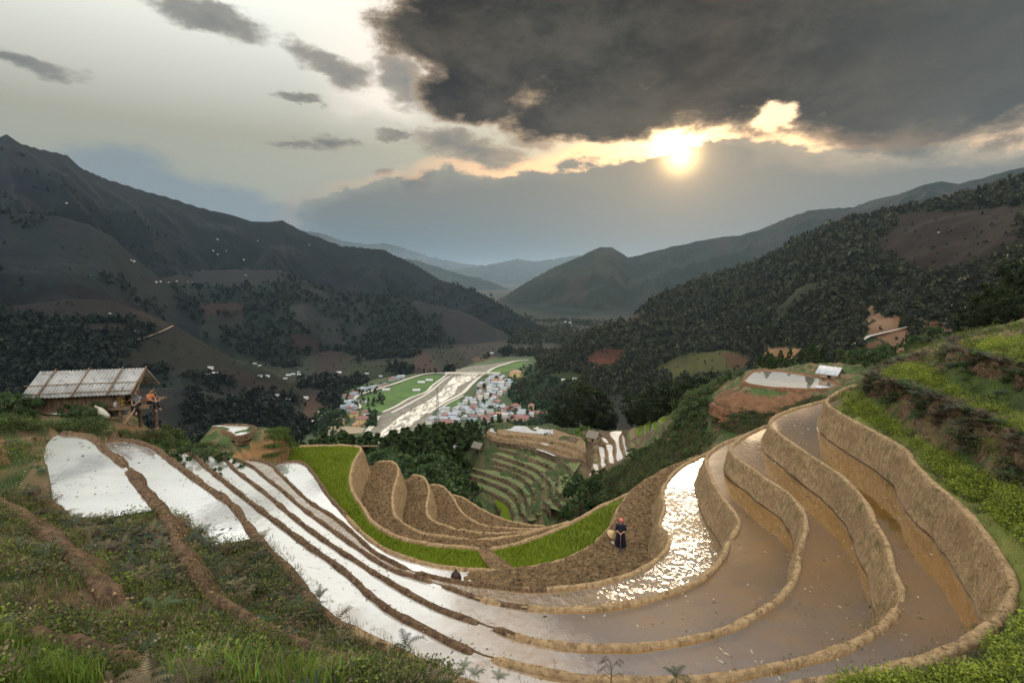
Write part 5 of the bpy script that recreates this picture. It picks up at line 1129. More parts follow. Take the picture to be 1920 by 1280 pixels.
# lone scrub on the open slopes
ii = np.nonzero((FW < .4) & (fr < 1500) & (fr > 260) & (fpx > 0) & (fpx < 1920) & ~inpoly(FP, FX, FY))[0]; ii = rg.choice(ii, 1000)
merge_copies('distant_scrub', FPR, np.c_[FX[ii], FY[ii], FH[ii]-.5], rg.uniform(2, 5.5, len(ii)), pal(len(ii), rg, [(.014, .024, .013), (.022, .030, .015)]), M_LEAF, rg, .05)

# ------------------------------------------------------------------ people
M_SKIN = m_flat('skin', (.36, .20, .13), .6); M_HAIR = m_flat('black_hair', (.012, .010, .010), .5); M_NAVY = m_flat('indigo_cloth', (.009, .010, .024), .9); M_BLACK = m_flat('black_cloth', (.010, .010, .014), .9)
M_REDS = m_noise('checked_red_scarf', (.45, .06, .05), (.60, .25, .20), 30, .9, 0); M_ORANGE = m_flat('orange_cloth', (.55, .20, .10), .9); M_GREYC = m_flat('grey_cloth', (.20, .20, .21), .9); M_OLIVE = m_flat('olive_cloth', (.10, .085, .05), .9)
def skin_mesh(name, pts, edges, mat, parent, root=0, sub=2):
    me = bpy.data.meshes.new(name); me.from_pydata([p[0] for p in pts], edges, []); me.materials.append(mat)
    o = bpy.data.objects.new(name, me); COL.objects.link(o); o.parent = parent
    sk = o.modifiers.new('skin', 'SKIN'); sk.use_smooth_shade = True
    for v, p in zip(me.skin_vertices[0].data, pts):
        r = p[1]; v.radius = (r, r) if not isinstance(r, tuple) else r; v.use_root = False
    me.skin_vertices[0].data[root].use_root = True
    s = o.modifiers.new('subdivision', 'SUBSURF'); s.levels = sub; s.render_levels = sub
    return o
def body_graph(J):
    """one continuous figure: pelvis, spine, neck, head with nose and ears, arms with five fingers, legs with feet"""
    P = []; E = []
    def add(p, r, frm=None):
        P.append((Vector(p), r)); 
        if frm is not None: E.append((frm, len(P)-1))
        return len(P)-1
    pel = add(J['pelvis'], .105); w = add(Vector(J['pelvis']).lerp(Vector(J['chest']), .5), .085, pel); ch = add(J['chest'], .115, w); nk = add(J['neck'], .048, ch)
    hd = Vector(J['head']); fw = Vector(J.get('face', (0, -1, 0))).normalized(); up = (hd-Vector(J['neck'])).normalized(); sd_ = fw.cross(up).normalized()
    h1 = add(hd-up*.045, .062, nk); h2 = add(hd+up*.02, .078, h1); h3 = add(hd+up*.075, .06, h2)
    add(hd+fw*.088-up*.01, .014, h2); add(hd+fw*.074-up*.055, .018, h1)
    for s in (-1, 1):
        add(hd+sd_*s*.084-up*.01, .015, h2); add(hd+fw*.07+sd_*s*.03+up*.02, .012, h2)
    for s, k in ((-1, 'l'), (1, 'r')):
        sh = add(J['sh_'+k], .052, ch); el = add(J['el_'+k], .038, sh); wr = add(J['wr_'+k], .024, el)
        d = (Vector(J['wr_'+k])-Vector(J['el_'+k])).normalized(); pm = add(Vector(J['wr_'+k])+d*.06, .026, wr); q = d.cross(Vector((0, 0, 1)) if abs(d.z) < .8 else Vector((0, 1, 0))).normalized(); dn = d.cross(q)
        for f in range(4):
            a = Vector(J['wr_'+k])+d*.10+q*(f-1.5)*.019; b = add(a, .0085, pm); add(a+d*(.028 if f in (0, 3) else .036)+dn*.014, .0075, b)
        tb = add(Vector(J['wr_'+k])+d*.045+q*.032, .010, pm); add(Vector(J['wr_'+k])+d*.075+q*.045, .008, tb)
        hp = add(J['hip_'+k], .078, pel); kn = add(J['kn_'+k], .052, hp); an = add(J['an_'+k], .034, kn); add(J['toe_'+k], .028, an)
    return P, E
def shell(rings, n=14, close=True):
    """cloth as stacked rings (centre, rx, ry)"""
    m = MB(); P = []
    for c, rx, ry in rings:
        for i in range(n):
            a = 2*math.pi*i/n; wv = 1+.05*math.sin(a*5)*(rx > .2); P.append(Vector(c)+Vector((math.cos(a)*rx*wv, math.sin(a)*ry*wv, 0)))
    m.add(P, [(j*n+i, j*n+(i+1) % n, (j+1)*n+(i+1) % n, (j+1)*n+i) for j in range(len(rings)-1) for i in range(n)]+([tuple(range(n-1, -1, -1)), tuple((len(rings)-1)*n+i for i in range(n))] if close else []))
    return m
# the woman leaning on her hoe
wp = U(1163, 1031, -12.9); face = Vector((-wp[0], -wp[1], 0)).normalized(); rz = math.atan2(-face.x, face.y)+math.pi
rz = math.atan2(face.y, face.x)+math.pi/2
wm = empty('person', (wp[0], wp[1], -12.88), rz); tag(wm, 'woman in red checked headscarf and long indigo dress, leaning on a hoe in ploughed mud', 'person')
J = dict(pelvis=(0, 0, .86), chest=(0, 0, 1.15), neck=(0, -.01, 1.32), head=(0, -.02, 1.44), sh_l=(-.155, 0, 1.25), sh_r=(.155, 0, 1.25), el_l=(-.20, -.10, 1.02), el_r=(.20, -.10, 1.02), wr_l=(-.06, -.26, .97), wr_r=(.06, -.26, .98), hip_l=(-.085, 0, .80), hip_r=(.085, 0, .80),
         kn_l=(-.09, -.02, .45), kn_r=(.10, -.02, .45), an_l=(-.09, .02, .07), an_r=(.11, .02, .07), toe_l=(-.10, -.13, .03), toe_r=(.14, -.12, .03))
P_, E_ = body_graph(J); skin_mesh('body', P_, E_, M_SKIN, wm)
shell([((0, .0, 1.30), .09, .07), ((0, 0, 1.27), .175, .095), ((0, 0, 1.15), .19, .135), ((0, 0, .98), .155, .12), ((0, 0, .92), .16, .125), ((0, 0, .8), .20, .16), ((0, 0, .5), .25, .20), ((.01, 0, .22), .275, .22), ((.01, 0, .20), .26, .205)], 18).build('dress', M_NAVY, wm, True)
sl_ = MB()
for s in (-1, 1): sl_.tube([(s*.14, 0, 1.265), (s*.185, -.03, 1.18), (s*.21, -.095, 1.02)], [.068, .068, .062], 10)
sl_.build('sleeves', M_NAVY, wm, True)
shell([((0, -.045, 1.10), .165, .09), ((0, -.045, .95), .15, .10), ((0, -.05, .8), .17, .13), ((0, -.06, .45), .20, .165)], 14).build('apron', M_BLACK, wm, True)
shell([((0, -.015, 1.425), .085, .095), ((0, -.01, 1.47), .108, .118), ((0, 0, 1.52), .115, .125), ((0, 0, 1.565), .09, .10), ((0, 0, 1.59), .04, .05)], 14).build('headscarf', M_REDS, wm, True)
hr = MB(); hr.tube([(-.075, .03, 1.47), (-.09, .05, 1.38), (-.06, .07, 1.30)], [.03, .025, .01], 6); hr.tube([(.075, .03, 1.47), (.09, .05, 1.38), (.06, .07, 1.30)], [.03, .025, .01], 6); hr.build('hair', M_HAIR, wm, True)
bt = MB()
for k in ('l', 'r'):
    a = Vector(J['an_'+k]); b = Vector(J['toe_'+k]); bt.tube([a+Vector((0, 0, .12)), a, a.lerp(b, .5)-Vector((0, 0, .02)), b], [.05, .05, .048, .035], 8)
bt.build('boots', M_GREYC, wm, True)
hoe = empty('hoe', wm.location, rz); tag(hoe, 'long-handled hoe under the hands of the woman in the ploughed mud', 'hoe')
m = MB(); m.tube([(0, -.30, .96), (.0, -.33, .5), (.0, -.36, .03)], .016, 8); m.build('handle', M_WOOD, hoe, True)
m = MB(); m.box((0, -.43, .02), (.13, .16, .015), M=Matrix.Rotation(.5, 3, 'X')); m.bar((-.03, -.36, .05), (.03, -.36, .05), .03); m.build('blade', m_flat('worn_steel', (.12, .11, .10), .5, .8), hoe)
M_STRAWH = m_noise('woven_straw', (.42, .28, .13), (.60, .43, .22), 20, .8, .6, .01, 60)
hat = MB(); n = 20; ap = Vector((0, 0, .26)); ring = [Vector((math.cos(2*math.pi*i/n)*.24, math.sin(2*math.pi*i/n)*.24, 0)) for i in range(n)]; rin = [q*.95 for q in ring]
hat.add(ring+[ap], [(i, (i+1) % n, n) for i in range(n)]); hat.add(rin+[ap-Vector((0, 0, .015))], [((i+1) % n, i, n) for i in range(n)])
hat.add(ring+rin, [((i+1) % n, i, n+i, n+(i+1) % n) for i in range(n)])
hp_ = U(1146, 1008, -12.65); ho = hat.build('conical_hat', M_STRAWH, None, False, (hp_[0], hp_[1], -12.6)); ho.location.z = -12.45; ho.rotation_euler = (R(20), R(38), rz); ho.scale = (1.0,)*3; tag(ho, 'tan conical straw hat propped on the earth bank behind the woman', 'hat')
M_SACK = m_noise('pale_sack', (.34, .31, .25), (.50, .46, .38), 9, .9, .8, .03, 12)
def sack(loc, s, rz, label, rot=(0, 0)):
    m = MB(); n = 14; P = []
    for j, (t_, r) in enumerate([(0, .25), (.05, .8), (.2, 1.0), (.45, 1.02), (.7, .85), (.85, .5), (.92, .3), (1, .36), (1.02, .1)]):
        for i in range(n):
            a = 2*math.pi*i/n; q = r*(1+.08*math.sin(3*a+j)+.05*math.sin(5*a-j*2)); P.append((math.cos(a)*q*.2, math.sin(a)*q*.17, t_*1.15))
    m.add(P, [(j*n+i, j*n+(i+1) % n, (j+1)*n+(i+1) % n, (j+1)*n+i) for j in range(8) for i in range(n)]+[tuple(range(n-1, -1, -1)), tuple(8*n+i for i in range(n))])
    o = m.build('sack', M_SACK, None, True, loc); o.rotation_euler = (rot[0], rot[1], rz); o.scale = (s,)*3; return tag(o, label, 'sack')
q = U(1147, 1016, -12.85); sack((q[0], q[1], -12.82), .32, 0, 'small pale cloth bundle on the mud just left of the woman', (R(80), R(40)))
q = U(855, 1085, -12.95)
m = MB(); n = 14; P = []
for j, (t_, r) in enumerate([(-.25, .9), (0, 1.25), (.12, 1.3), (.28, 1.35), (.45, 1.15), (.58, .8), (.62, .35), (.78, .28), (.85, .05)]):
    for i in range(n): a = 2*math.pi*i/n; P.append((math.cos(a)*.17*r*(1+.08*math.sin(a*3+j)), math.sin(a)*.17*r, t_*.62))
m.add(P, [(j*n+i, j*n+(i+1) % n, (j+1)*n+(i+1) % n, (j+1)*n+i) for j in range(8) for i in range(n)])
tag(m.build('clay_jar', m_flat('dark_clay', (.035, .016, .012), .5), None, True, (q[0], q[1], -13.0)), 'dark round pot standing in the shallow water against the narrow bank', 'pot')

# ------------------------------------------------------------------ huts
def corrugated(p00, p10, p01, n=40, amp=.034, thick=.012):
    """corrugated sheet from p00 along x to p10 and down to p01"""
    p00, p10, p01 = map(Vector, (p00, p10, p01)); ex = p10-p00; ey = p01-p00; nn = ex.cross(ey).normalized(); nn = nn if nn.z > 0 else -nn
    m = MB(); P = []
    K = n*6
    for s in (0, 1):
        for r in (0, 1):
            for i in range(K+1): P.append(p00+ex*(i/K)+ey*r+nn*(amp*math.sin(i/K*n*2*math.pi)-s*thick))
    k = K+1; Fs = []
    for i in range(K): Fs += [(i, i+1, k+i+1, k+i), (2*k+i+1, 2*k+i, 3*k+i, 3*k+i+1), (i+1, i, 2*k+i, 2*k+i+1), (k+i, k+i+1, 3*k+i+1, 3*k+i)]
    m.add(P, Fs); return m
M_TIN = m_noise('fibre_cement_sheet', (.27, .265, .25), (.40, .39, .365), 1.5, .7, .2, .01, 20, (.19, .185, .175), s3=2.2)
M_PLANK = m_noise('old_planks', (.085, .055, .035), (.20, .135, .085), 3, .9, .6, .01, 12, stretch=(7, 7, .6)); M_THATCH = m_noise('thatch', (.12, .10, .08), (.24, .21, .17), 5, .95, 1, .05, 20)
M_PALEW = m_noise('pale_planks', (.20, .13, .075), (.36, .25, .15), 3, .9, .5, .01, 12, stretch=(5, 5, .6))
hut = empty('stilt_hut', (-19.9, 24.1, -7.15), R(13)); tag(hut, 'open wooden hut on stilts with a pale corrugated roof, three people on its platform', 'hut')
zr, ze, hw = 2.78, 1.78, 1.28; xl, xr = -2.25, 2.15
rfm = corrugated((xl, 0, zr), (xr, 0, zr), (xl-.16, -hw, ze), 30).build('roof', M_TIN, hut, True); corrugated((xl, .02, zr), (xr, .02, zr), (xl, hw, ze), 38).build('roof', M_TIN, hut, True)
for x_ in (xl+.62, xl+1.98, xl+3.38, xr-.03):
    m = MB(); m.bar((x_+.05, -.02, zr+.10), (x_-.12, -hw-.08, ze-.02+.045), .03); m.build('roof_pole', M_WOOD, rfm, True)
for t_ in (.58, .9):
    m = MB(); m.tube([(xl-.25, -hw*t_, zr+(ze-zr)*t_+.05), (0, -hw*t_, zr+(ze-zr)*t_+.075), (xr+.15, -hw*t_, zr+(ze-zr)*t_+.05)], .02); m.build('roof_pole', M_WOOD, rfm, True)
m = MB(); m.box((xr-.02, 0, zr-.05), (.05, .05, .05))
for s in (-1, 1): m.bar((xr-.04, 0, zr-.05), (xr-.04, s*hw, ze-.05), .035)
for x_ in (xl+.15, xl+1.6, xr-.5): 
    for s in (-1, 1): m.bar((x_, 0, zr-.08), (x_, s*(hw-.05), ze-.08), .03)
m.bar((xl, 0, zr-.07), (xr+.03, 0, zr-.07), .035); m.build('rafters', M_WOOD, hut)
m = MB(); m.box((.12, 0, 1.10), (4.75, 2.0, .05)); m.box((.12, -1.0, 1.05), (4.8, .07, .10)); m.box((.12, 1.0, 1.05), (4.8, .07, .10)); m.build('platform', M_WOOD, hut)
for x_, y_, t_ in ((xl+.25, -.85, 1.95), (xl+.25, .85, 1.95), (-.3, -.85, 1.95), (-.3, .85, 1.95), (1.25, -.85, 1.95), (1.3, .85, 1.95), (2.05, .75, 1.15)):
    m = MB(); m.bar((x_, y_, -.5), (x_+.02, y_, t_), .085 if x_ > 1 else .07, .075 if x_ > 1 else .06, 10); m.build('post', M_WOOD, hut)
rr = random.Random(4); m = MB(); x_ = xl+.12
while x_ < .95:
    w_ = rr.uniform(.10, .2); m.box((x_+w_/2, -.88+rr.uniform(-.012, .012), 1.48), (w_-.012, .03, .72+rr.uniform(-.05, .04))); x_ += w_
m.build('plank_wall', M_PLANK, hut)
m = MB(); m.box((xl+.05, 0, 1.5), (.05, 1.75, .75)); m.box((-.6, .86, 1.5), (3.2, .04, .75)); m.box((.98, 0, 1.5), (.04, 1.7, .75)); m.build('back_wall', M_PLANK, hut)
ld = empty('ladder', (0, 0, 0), 0); ld.location = hut.matrix_basis @ Vector((1.95, -.98, 0)) if False else (-19.9+math.cos(R(13))*1.75+math.sin(R(13))*1.15, 24.1+math.sin(R(13))*1.75-math.cos(R(13))*1.15, -7.15); ld.rotation_euler = (0, 0, R(13))
tag(ld, 'sloping plank ladder leading up to the platform of the stilt hut', 'ladder')
m = MB(); m.bar((-.62, -.35, -.15), (.16, .1, 1.14), .04, None, 4); m.build('side_plank', M_WOOD, ld)
m = MB(); m.bar((-.45, -.42, -.15), (.33, .03, 1.14), .04, None, 4); m.add([(-.62, -.35, -.17), (-.45, -.42, -.17), (.33, .03, 1.12), (.16, .1, 1.12)], [(0, 1, 2, 3)]); m.build('side_plank', M_PALEW, ld)
for k in range(6):
    t_ = (k+.7)/6.5; a = Vector((-.62, -.35, -.15)).lerp(Vector((.16, .1, 1.14)), t_); m = MB(); m.bar(a+Vector((-.02, .02, .01)), a+Vector((.2, -.09, .01)), .03, None, 6); m.build('rung', M_WOOD, ld)
def on_hut(x, y, z): return (-19.9+math.cos(R(13))*x-math.sin(R(13))*y, 24.1+math.sin(R(13))*x+math.cos(R(13))*y, -7.15+z)
def sitter(x, y, z, rz, label, top, pants, lean=0, dangle=True, sc=.85):
    o = empty('person', on_hut(x, y, z), rz, sc); tag(o, label, 'person')
    ky, kz = (-.42, .06); az_ = -.36 if dangle else .05
    J = dict(pelvis=(0, 0, .10), chest=(lean*.3, -.06, .40), neck=(lean*.45, -.10, .58), head=(lean*.5, -.15, .70), sh_l=(-.145+lean*.35, -.06, .50), sh_r=(.145+lean*.35, -.06, .50), el_l=(-.20, -.22, .28), el_r=(.20, -.22, .28), wr_l=(-.08, -.40, .16), wr_r=(.08, -.40, .16),
             hip_l=(-.08, -.03, .09), hip_r=(.08, -.03, .09), kn_l=(-.10, ky, kz+(0 if dangle else .28)), kn_r=(.11, ky, kz+.02+(0 if dangle else .28)), an_l=(-.10, ky-.06+(0 if dangle else .1), az_), an_r=(.12, ky-.12+(0 if dangle else .1), az_+.03), toe_l=(-.11, ky-.18, az_-.05), toe_r=(.13, ky-.25, az_-.02))
    P_, E_ = body_graph(J); skin_mesh('body', P_, E_, M_SKIN, o)
    c = Vector(J['chest']); shell([(Vector(J['neck'])-Vector((0, 0, .02)), .07, .06), (c+Vector((lean*.05, -.0, .12)), .165, .09), (c, .165, .125), ((lean*.1, -.02, .2), .15, .12), ((0, 0, .05), .155, .13)], 14).build('shirt', top, o, True)
    m = MB()
    for s in ('l', 'r'):
        m.tube([J['sh_'+s], Vector(J['sh_'+s]).lerp(Vector(J['el_'+s]), .75)], [.066, .055], 9)
    m.build('sleeves', top, o, True); m = MB()
    for s in ('l', 'r'): m.tube([J['hip_'+s], J['kn_'+s], Vector(J['kn_'+s]).lerp(Vector(J['an_'+s]), .85)], [.095, .078, .055], 10)
    m.build('trousers', pants, o, True)
    h = Vector(J['head'])+Vector((0, .02, .03)); shell([(h+Vector((0, .02, -.06)), .07, .075), (h, .094, .095), (h+Vector((0, 0, .05)), .085, .09), (h+Vector((0, 0, .085)), .04, .045)], 12).build('hair', M_HAIR, o, True)
    return o
sitter(2.32, -.45, 1.13, R(80), 'child in an orange top, legs hanging over the right end of the hut platform', M_ORANGE, M_BLACK)
sitter(1.98, -.78, 1.13, R(15), 'child in a grey shirt at the near edge of the hut platform by the ladder', M_GREYC, M_BLACK, .1)
sitter(1.55, -.35, 1.13, R(-20), 'child in an olive shirt sitting furthest back under the hut roof', M_OLIVE, M_BLACK, -.1, False)
sitter(2.2, .1, 1.13, R(60), 'dark-haired child mostly hidden behind the one in the orange top', M_OLIVE, M_BLACK, .1, False, .8)
def jar(x, y, z, r, h, col, label, nm='jerrycan'):
    m = MB(); n = 12; P = []
    for t_, q in ((0, .8), (.05, 1), (.7, 1), (.85, .8), (.9, .35), (1, .35)):
        for i in range(n): a = 2*math.pi*i/n; P.append((math.cos(a)*r*q, math.sin(a)*r*q, t_*h))
    m.add(P, [(j*n+i, j*n+(i+1) % n, (j+1)*n+(i+1) % n, (j+1)*n+i) for j in range(5) for i in range(n)]+[tuple(range(n-1, -1, -1)), tuple(5*n+i for i in range(n))])
    tag(m.build(nm, m_flat(nm+'_'+label[:6], col, .5), None, True, on_hut(x, y, z)), label, nm.replace('_', ' '))
jar(1.28, -.72, 1.13, .10, .38, (.50, .33, .02), 'yellow plastic can on the hut platform'); jar(1.02, -.6, 1.13, .16, .42, (.22, .15, .07), 'brown woven basket on the hut platform against the plank wall', 'basket'); jar(1.1, -.85, 1.13, .09, .26, (.42, .40, .36), 'pale round pot on the hut platform between the basket and the yellow can', 'pot')
q = ((204-960)/F*23.2, 23.2/CP-.8); sack((q[0], q[1], ground_z(q[0], q[1])+.12), .85, R(-12), 'long cream sack leaning over on the ground in front of the stilt hut', (R(-8), R(-62)))
m = MB(); q = on_hut(1.0, -1.55, 0); gz = ground_z(q[0], q[1]); m.box((q[0], q[1], gz+.06), (.9, .22, .08), R(8)); tag(m.build('timber', M_WOOD), 'rough boards lying on the bare earth under the stilt hut', 'boards')
m = MB(); q = on_hut(.55, -.3, 0); gz = ground_z(q[0], q[1])
for k in range(14): a = rr.uniform(0, 3.1); m.bar((q[0]+rr.uniform(-.5, .3), q[1]+rr.uniform(-.3, .3), gz+rr.uniform(.05, .5)), (q[0]+rr.uniform(.1, .6), q[1]+rr.uniform(-.3, .3), gz+rr.uniform(.1, .6)), .035, .03, 6)
tag(m.build('woodpile', M_WOOD), 'jumbled pile of firewood under the floor of the stilt hut', 'woodpile')
def small_hut(loc, rz, L, Wd, hwall, rise, roofm, wallm, label, over=.3, stilts=.3, tin=False):
    o = empty('hut', loc, rz); tag(o, label, 'hut'); m = MB(); m.box((0, 0, stilts+hwall/2), (L, Wd, hwall)); 
    m.add([(-L/2, -Wd/2, stilts+hwall), (-L/2, Wd/2, stilts+hwall), (-L/2, 0, stilts+hwall+rise*.93), (L/2, -Wd/2, stilts+hwall), (L/2, Wd/2, stilts+hwall), (L/2, 0, stilts+hwall+rise*.93)], [(1, 0, 2), (3, 4, 5)]); m.build('wall', wallm, o)
    zr = stilts+hwall+rise; k = rise/(Wd/2); ze = stilts+hwall-k*over
    for s in (-1, 1):
        if tin: corrugated((-L/2-over, 0, zr), (L/2+over, 0, zr), (-L/2-over, s*(Wd/2+over), ze), int(L*7), .02).build('roof', roofm, o, True)
        else:
            m = MB(); a, b, c, d = (-L/2-over, 0, zr+.02), (L/2+over, 0, zr+.02), (L/2+over, s*(Wd/2+over), ze), (-L/2-over, s*(Wd/2+over), ze); lo_ = [(p[0], p[1], p[2]-.12) for p in (a, b, c, d)]
            m.add([a, b, c, d]+lo_, [(0, 1, 2, 3), (7, 6, 5, 4), (0, 4, 5, 1), (1, 5, 6, 2), (2, 6, 7, 3), (3, 7, 4, 0)]); m.build('roof', roofm, o)
    for x_ in (-L/2+.08, L/2-.08):
        for y_ in (-Wd/2+.08, Wd/2-.08): m = MB(); m.bar((x_, y_, -.8), (x_, y_, stilts), .07); m.build('post', M_WOOD, o)
    m = MB(); m.box((L*.12, -Wd/2-.012, stilts+hwall*.45), (L*.22, .03, hwall*.8)); m.build('door', M_DARK, o)
    m = MB(); m.box((L/2+.012, 0, stilts+hwall*.55), (.03, Wd*.25, hwall*.35)); m.build('window', M_DARK, o)
    return o
q = UD(1556, 711, 60); small_hut((q[0], q[1], q[2]-.1), R(-52), 1.7, 1.7, .7, .6, m_flat('bright_tin', (.42, .43, .44), .5, .2), M_PALEW, 'small plank hut with a shiny pale roof beside the bright pond', .35, .35, True)
def on_px(px_, py_, d, sink=.3): q = UD(px_, py_, d); return (q[0], q[1], q[2]-sink)
small_hut(on_px(1113, 824, 120), R(-38), 2.3, 2.0, 1.3, .95, M_THATCH, M_PALEW, 'thatched plank hut at the top right of the terraced knoll, by the lime green tree', .35, .1)
small_hut(on_px(897, 842, 122), R(-35), 2.0, 1.7, .9, .8, M_THATCH, M_PLANK, 'smaller thatched hut at the left shoulder of the terraced knoll', .35, .35)
# post by the upper terraces
m = MB(); q = UD(1607, 720, 58); m.bar((q[0], q[1], q[2]-.3), (q[0], q[1], q[2]+1.0), .06); tag(m.build('post', M_WOOD), 'thin bare wooden post standing alone right of the shiny-roofed hut', 'post')
for px_, z0 in ((706, -14.5),):
    m = MB(); q = U(680, 838, -14.45); q2 = U(704, 841, -14.45); m.box(((q[0]+q2[0])/2, q[1], -14.35), (abs(q2[0]-q[0])+.3, .25, .05), R(2)); tag(m.build('plank', M_WOOD), 'loose board lying at the far corner of the bright green seedling field', 'board')
m = MB()
for x_, h_ in ((650, 28), (642, 18)):
    q = at_base(x_, 60)[0]
# ferns and weeds standing out against the near water
def fern_thing(px_, py_, dep, s_, seed, label, col, nfr=7, L=.5, stem=.0, curl=.6):
    q = UD(px_, py_, dep); o = empty('fern', tuple(q), rt.uniform(0, 6), s_); tag(o, label, 'fern')
    V, Fs = fern_mesh(seed, nfr, L, 14, curl=curl); C = pal(len(V)//1, np.random.default_rng(seed), [col], var=.0)
    mesh_np('fronds', V+np.array([0, 0, stem]), Fs, M_LEAF, o, cols=C, smooth=False)
    if stem: m = MB(); m.tube([(0, 0, -.1), (.01, 0, stem*.5), (0, 0, stem+.02)], [.008, .007, .005], 5); m.build('stem', M_BARK, o, True)
    return o
for i, (x_, y_, d, s_, lab, col, stem) in enumerate([(1268, 1276, 8.0, .7, 'dark green fern in front of the lowest bank, right of the withered plant', (.035, .055, .03), .03), (760, 1228, 9.1, .9, 'large arching dark fern rising over the near water', (.03, .045, .025), .16), (890, 1272, 8.8, .6, 'pale green fern in the middle of the bottom edge', (.07, .11, .05), .1),
                                     (870, 1258, 9.0, .6, 'pale green fern beside the middle one, slightly higher', (.07, .12, .05), .08), (935, 1279, 8.6, .5, 'small grey-green fern leaning over the bank near the bottom centre', (.06, .09, .05), .1), (720, 1279, 8.0, .9, 'bright yellow-green fern at the bottom edge, left of centre', (.14, .24, .04), 0), (690, 1286, 7.6, .7, 'second bright yellow-green fern at the bottom edge, left of the other', (.13, .22, .04), 0),
                                     (385, 1003, 13.0, .8, 'large grey-green fern hanging over the second flooded plot at left', (.04, .05, .035), 0), (350, 985, 13.4, .75, 'dark fern at the top of the weedy bank between the two left plots', (.035, .045, .03), 0), (118, 972, 13.0, .6, 'dark fern at the near left corner of the leftmost flooded plot', (.035, .045, .03), 0), (600, 1130, 11.0, .7, 'small dark weed on the bank edge above the widest left paddy', (.04, .05, .03), .15),
                                     (300, 1165, 7.5, .9, 'pale arching grass clump on the weedy slope in the lower left', (.10, .16, .07), .1), (165, 1200, 6.5, .9, 'pale fern by the lower left bank end', (.08, .14, .06), .05), (1830, 1186, 11.0, .5, 'small weeds on the lip of the widest muddy paddy at right', (.04, .06, .03), .05)]):
    fern_thing(x_, y_, d, s_, 50+i, lab, col, stem=stem)
o = empty('withered_plant', tuple(UD(1145, 1285, 8.1)), 0, 1.0); tag(o, 'withered brown plant with drooping dry leaves in front of the lowest bank', 'plant'); m = MB(); dm = MB(); r5 = random.Random(3)
m.tube([(0, 0, -.1), (.01, 0, .25), (-.02, 0, .42)], [.009, .007, .004], 6); m.build('stem', M_BARK, o, True); m = MB()
for k in range(9):
    b = Vector((0, 0, .12+.035*k)); a = r5.choice((-1, 1)); e1 = b+Vector((a*r5.uniform(.06, .16), r5.uniform(-.06, .06), .12)); e2 = e1+Vector((a*.06, 0, -.04)); dm.tube([b, e1, e2], [.004, .003, .002], 4)
    for j in range(4): p = e1.lerp(e2, j/3); m.add([p, p+Vector((.008, .01, -.03)), p+Vector((.0, 0, -.06)), p+Vector((-.007, .0, -.03))], [(0, 1, 2, 3)])
dm.build('twigs', M_BARK, o); m.build('dry_leaves', m_flat('dry_leaf', (.10, .06, .035), .9), o)

# ------------------------------------------------------------------ the valley floor: river, roads, fields, town
M_RIVER = None
def river_mat():
    m, t, b = new_mat('silty_river'); v = vco(t, (1, .45, 1)); mp = N(t, 'ShaderNodeMapping'); lk(t, vco(t), mp.inputs[0]); mp.inputs['Rotation'].default_value = (0, 0, R(-14)); mp.inputs['Scale'].default_value = (1, .3, 1)
    n = noise(t, mp.outputs[0], .14, 8, .72, .8); c = mixc(t, n.ss(.42, .56), (.24, .21, .165), (.78, .72, .60)); lk(t, c, b.inputs['Base Color']); b.inputs['Roughness'].default_value = .45; return m
M_RIVER = river_mat(); M_GRAVEL = m_noise('gravel_bar', (.13, .12, .095), (.24, .22, .175), .15, .95, 0); M_CONC = m_flat('pale_concrete', (.50, .46, .38), .8); M_MEADOW = m_noise('valley_field', (.055, .11, .03), (.085, .15, .04), .03, .95, 0, c3=(.07, .10, .035)); M_DUSTY = m_flat('dusty_yard', (.30, .24, .16), .9)
ZF = FLOOR
def sheet(name, pts, dz, mat): V, T = fill([U(x, y, ZF+dz)[:2] for x, y in pts], ZF+dz); return tag(mesh_np(name, V, T, mat), kind='structure')
def strip(name, pts, wid, dz, mat, smooth=8):
    C = smooth_line([U(x, y, ZF+dz)[:2] for x, y in pts], smooth); T = np.gradient(C, axis=0); T /= np.linalg.norm(T, axis=1)[:, None]; NL = np.stack([-T[:, 1], T[:, 0]], 1)*wid/2; n = len(C)
    V = np.r_[np.c_[C-NL, np.full(n, ZF+dz)], np.c_[C+NL, np.full(n, ZF+dz)]]; i = np.arange(n-1); return tag(mesh_np(name, V, np.stack([i, i+1, n+i+1, n+i], 1), mat), kind='structure')
Q8 = lambda l: Z(l, 560, 640, 3.5556)
sheet('gravel', Q8([(430, 660), (560, 470), (700, 400), (860, 330), (960, 260), (985, 215), (1000, 190), (1150, 175), (1350, 140), (1500, 120), (1400, 150), (1290, 190), (1240, 220), (1150, 290), (1100, 350), (1000, 400), (920, 450), (860, 520), (760, 600), (650, 700)]), .5, M_GRAVEL)
sheet('river', Q8([(480, 680), (520, 620), (600, 560), (680, 495), (780, 440), (880, 385), (950, 330), (1000, 270), (1040, 230), (1130, 215), (1200, 218), (1170, 250), (1110, 275), (1060, 300), (1040, 350), (960, 400), (880, 450), (820, 500), (780, 540), (700, 590), (640, 680)]), .8, M_RIVER)
sheet('river', Q8([(1080, 180), (1180, 160), (1330, 150), (1350, 158), (1200, 185), (1100, 200)]), .8, M_GRAVEL)
sheet('valley_field', Q8([(400, 420), (460, 360), (620, 300), (760, 240), (900, 225), (965, 235), (890, 300), (850, 335), (740, 375), (640, 430), (550, 475), (440, 460)]), .5, M_MEADOW)
sheet('valley_field', Q8([(1270, 200), (1330, 170), (1440, 140), (1520, 135), (1500, 170), (1400, 200), (1300, 215)]), .5, M_MEADOW); sheet('valley_field', Q8([(940, 460), (1010, 400), (1080, 380), (1060, 430), (980, 470)]), .5, M_MEADOW)
sheet('yard', Q8([(150, 580), (260, 560), (450, 575), (420, 610), (200, 625), (150, 610)]), .5, M_DUSTY)
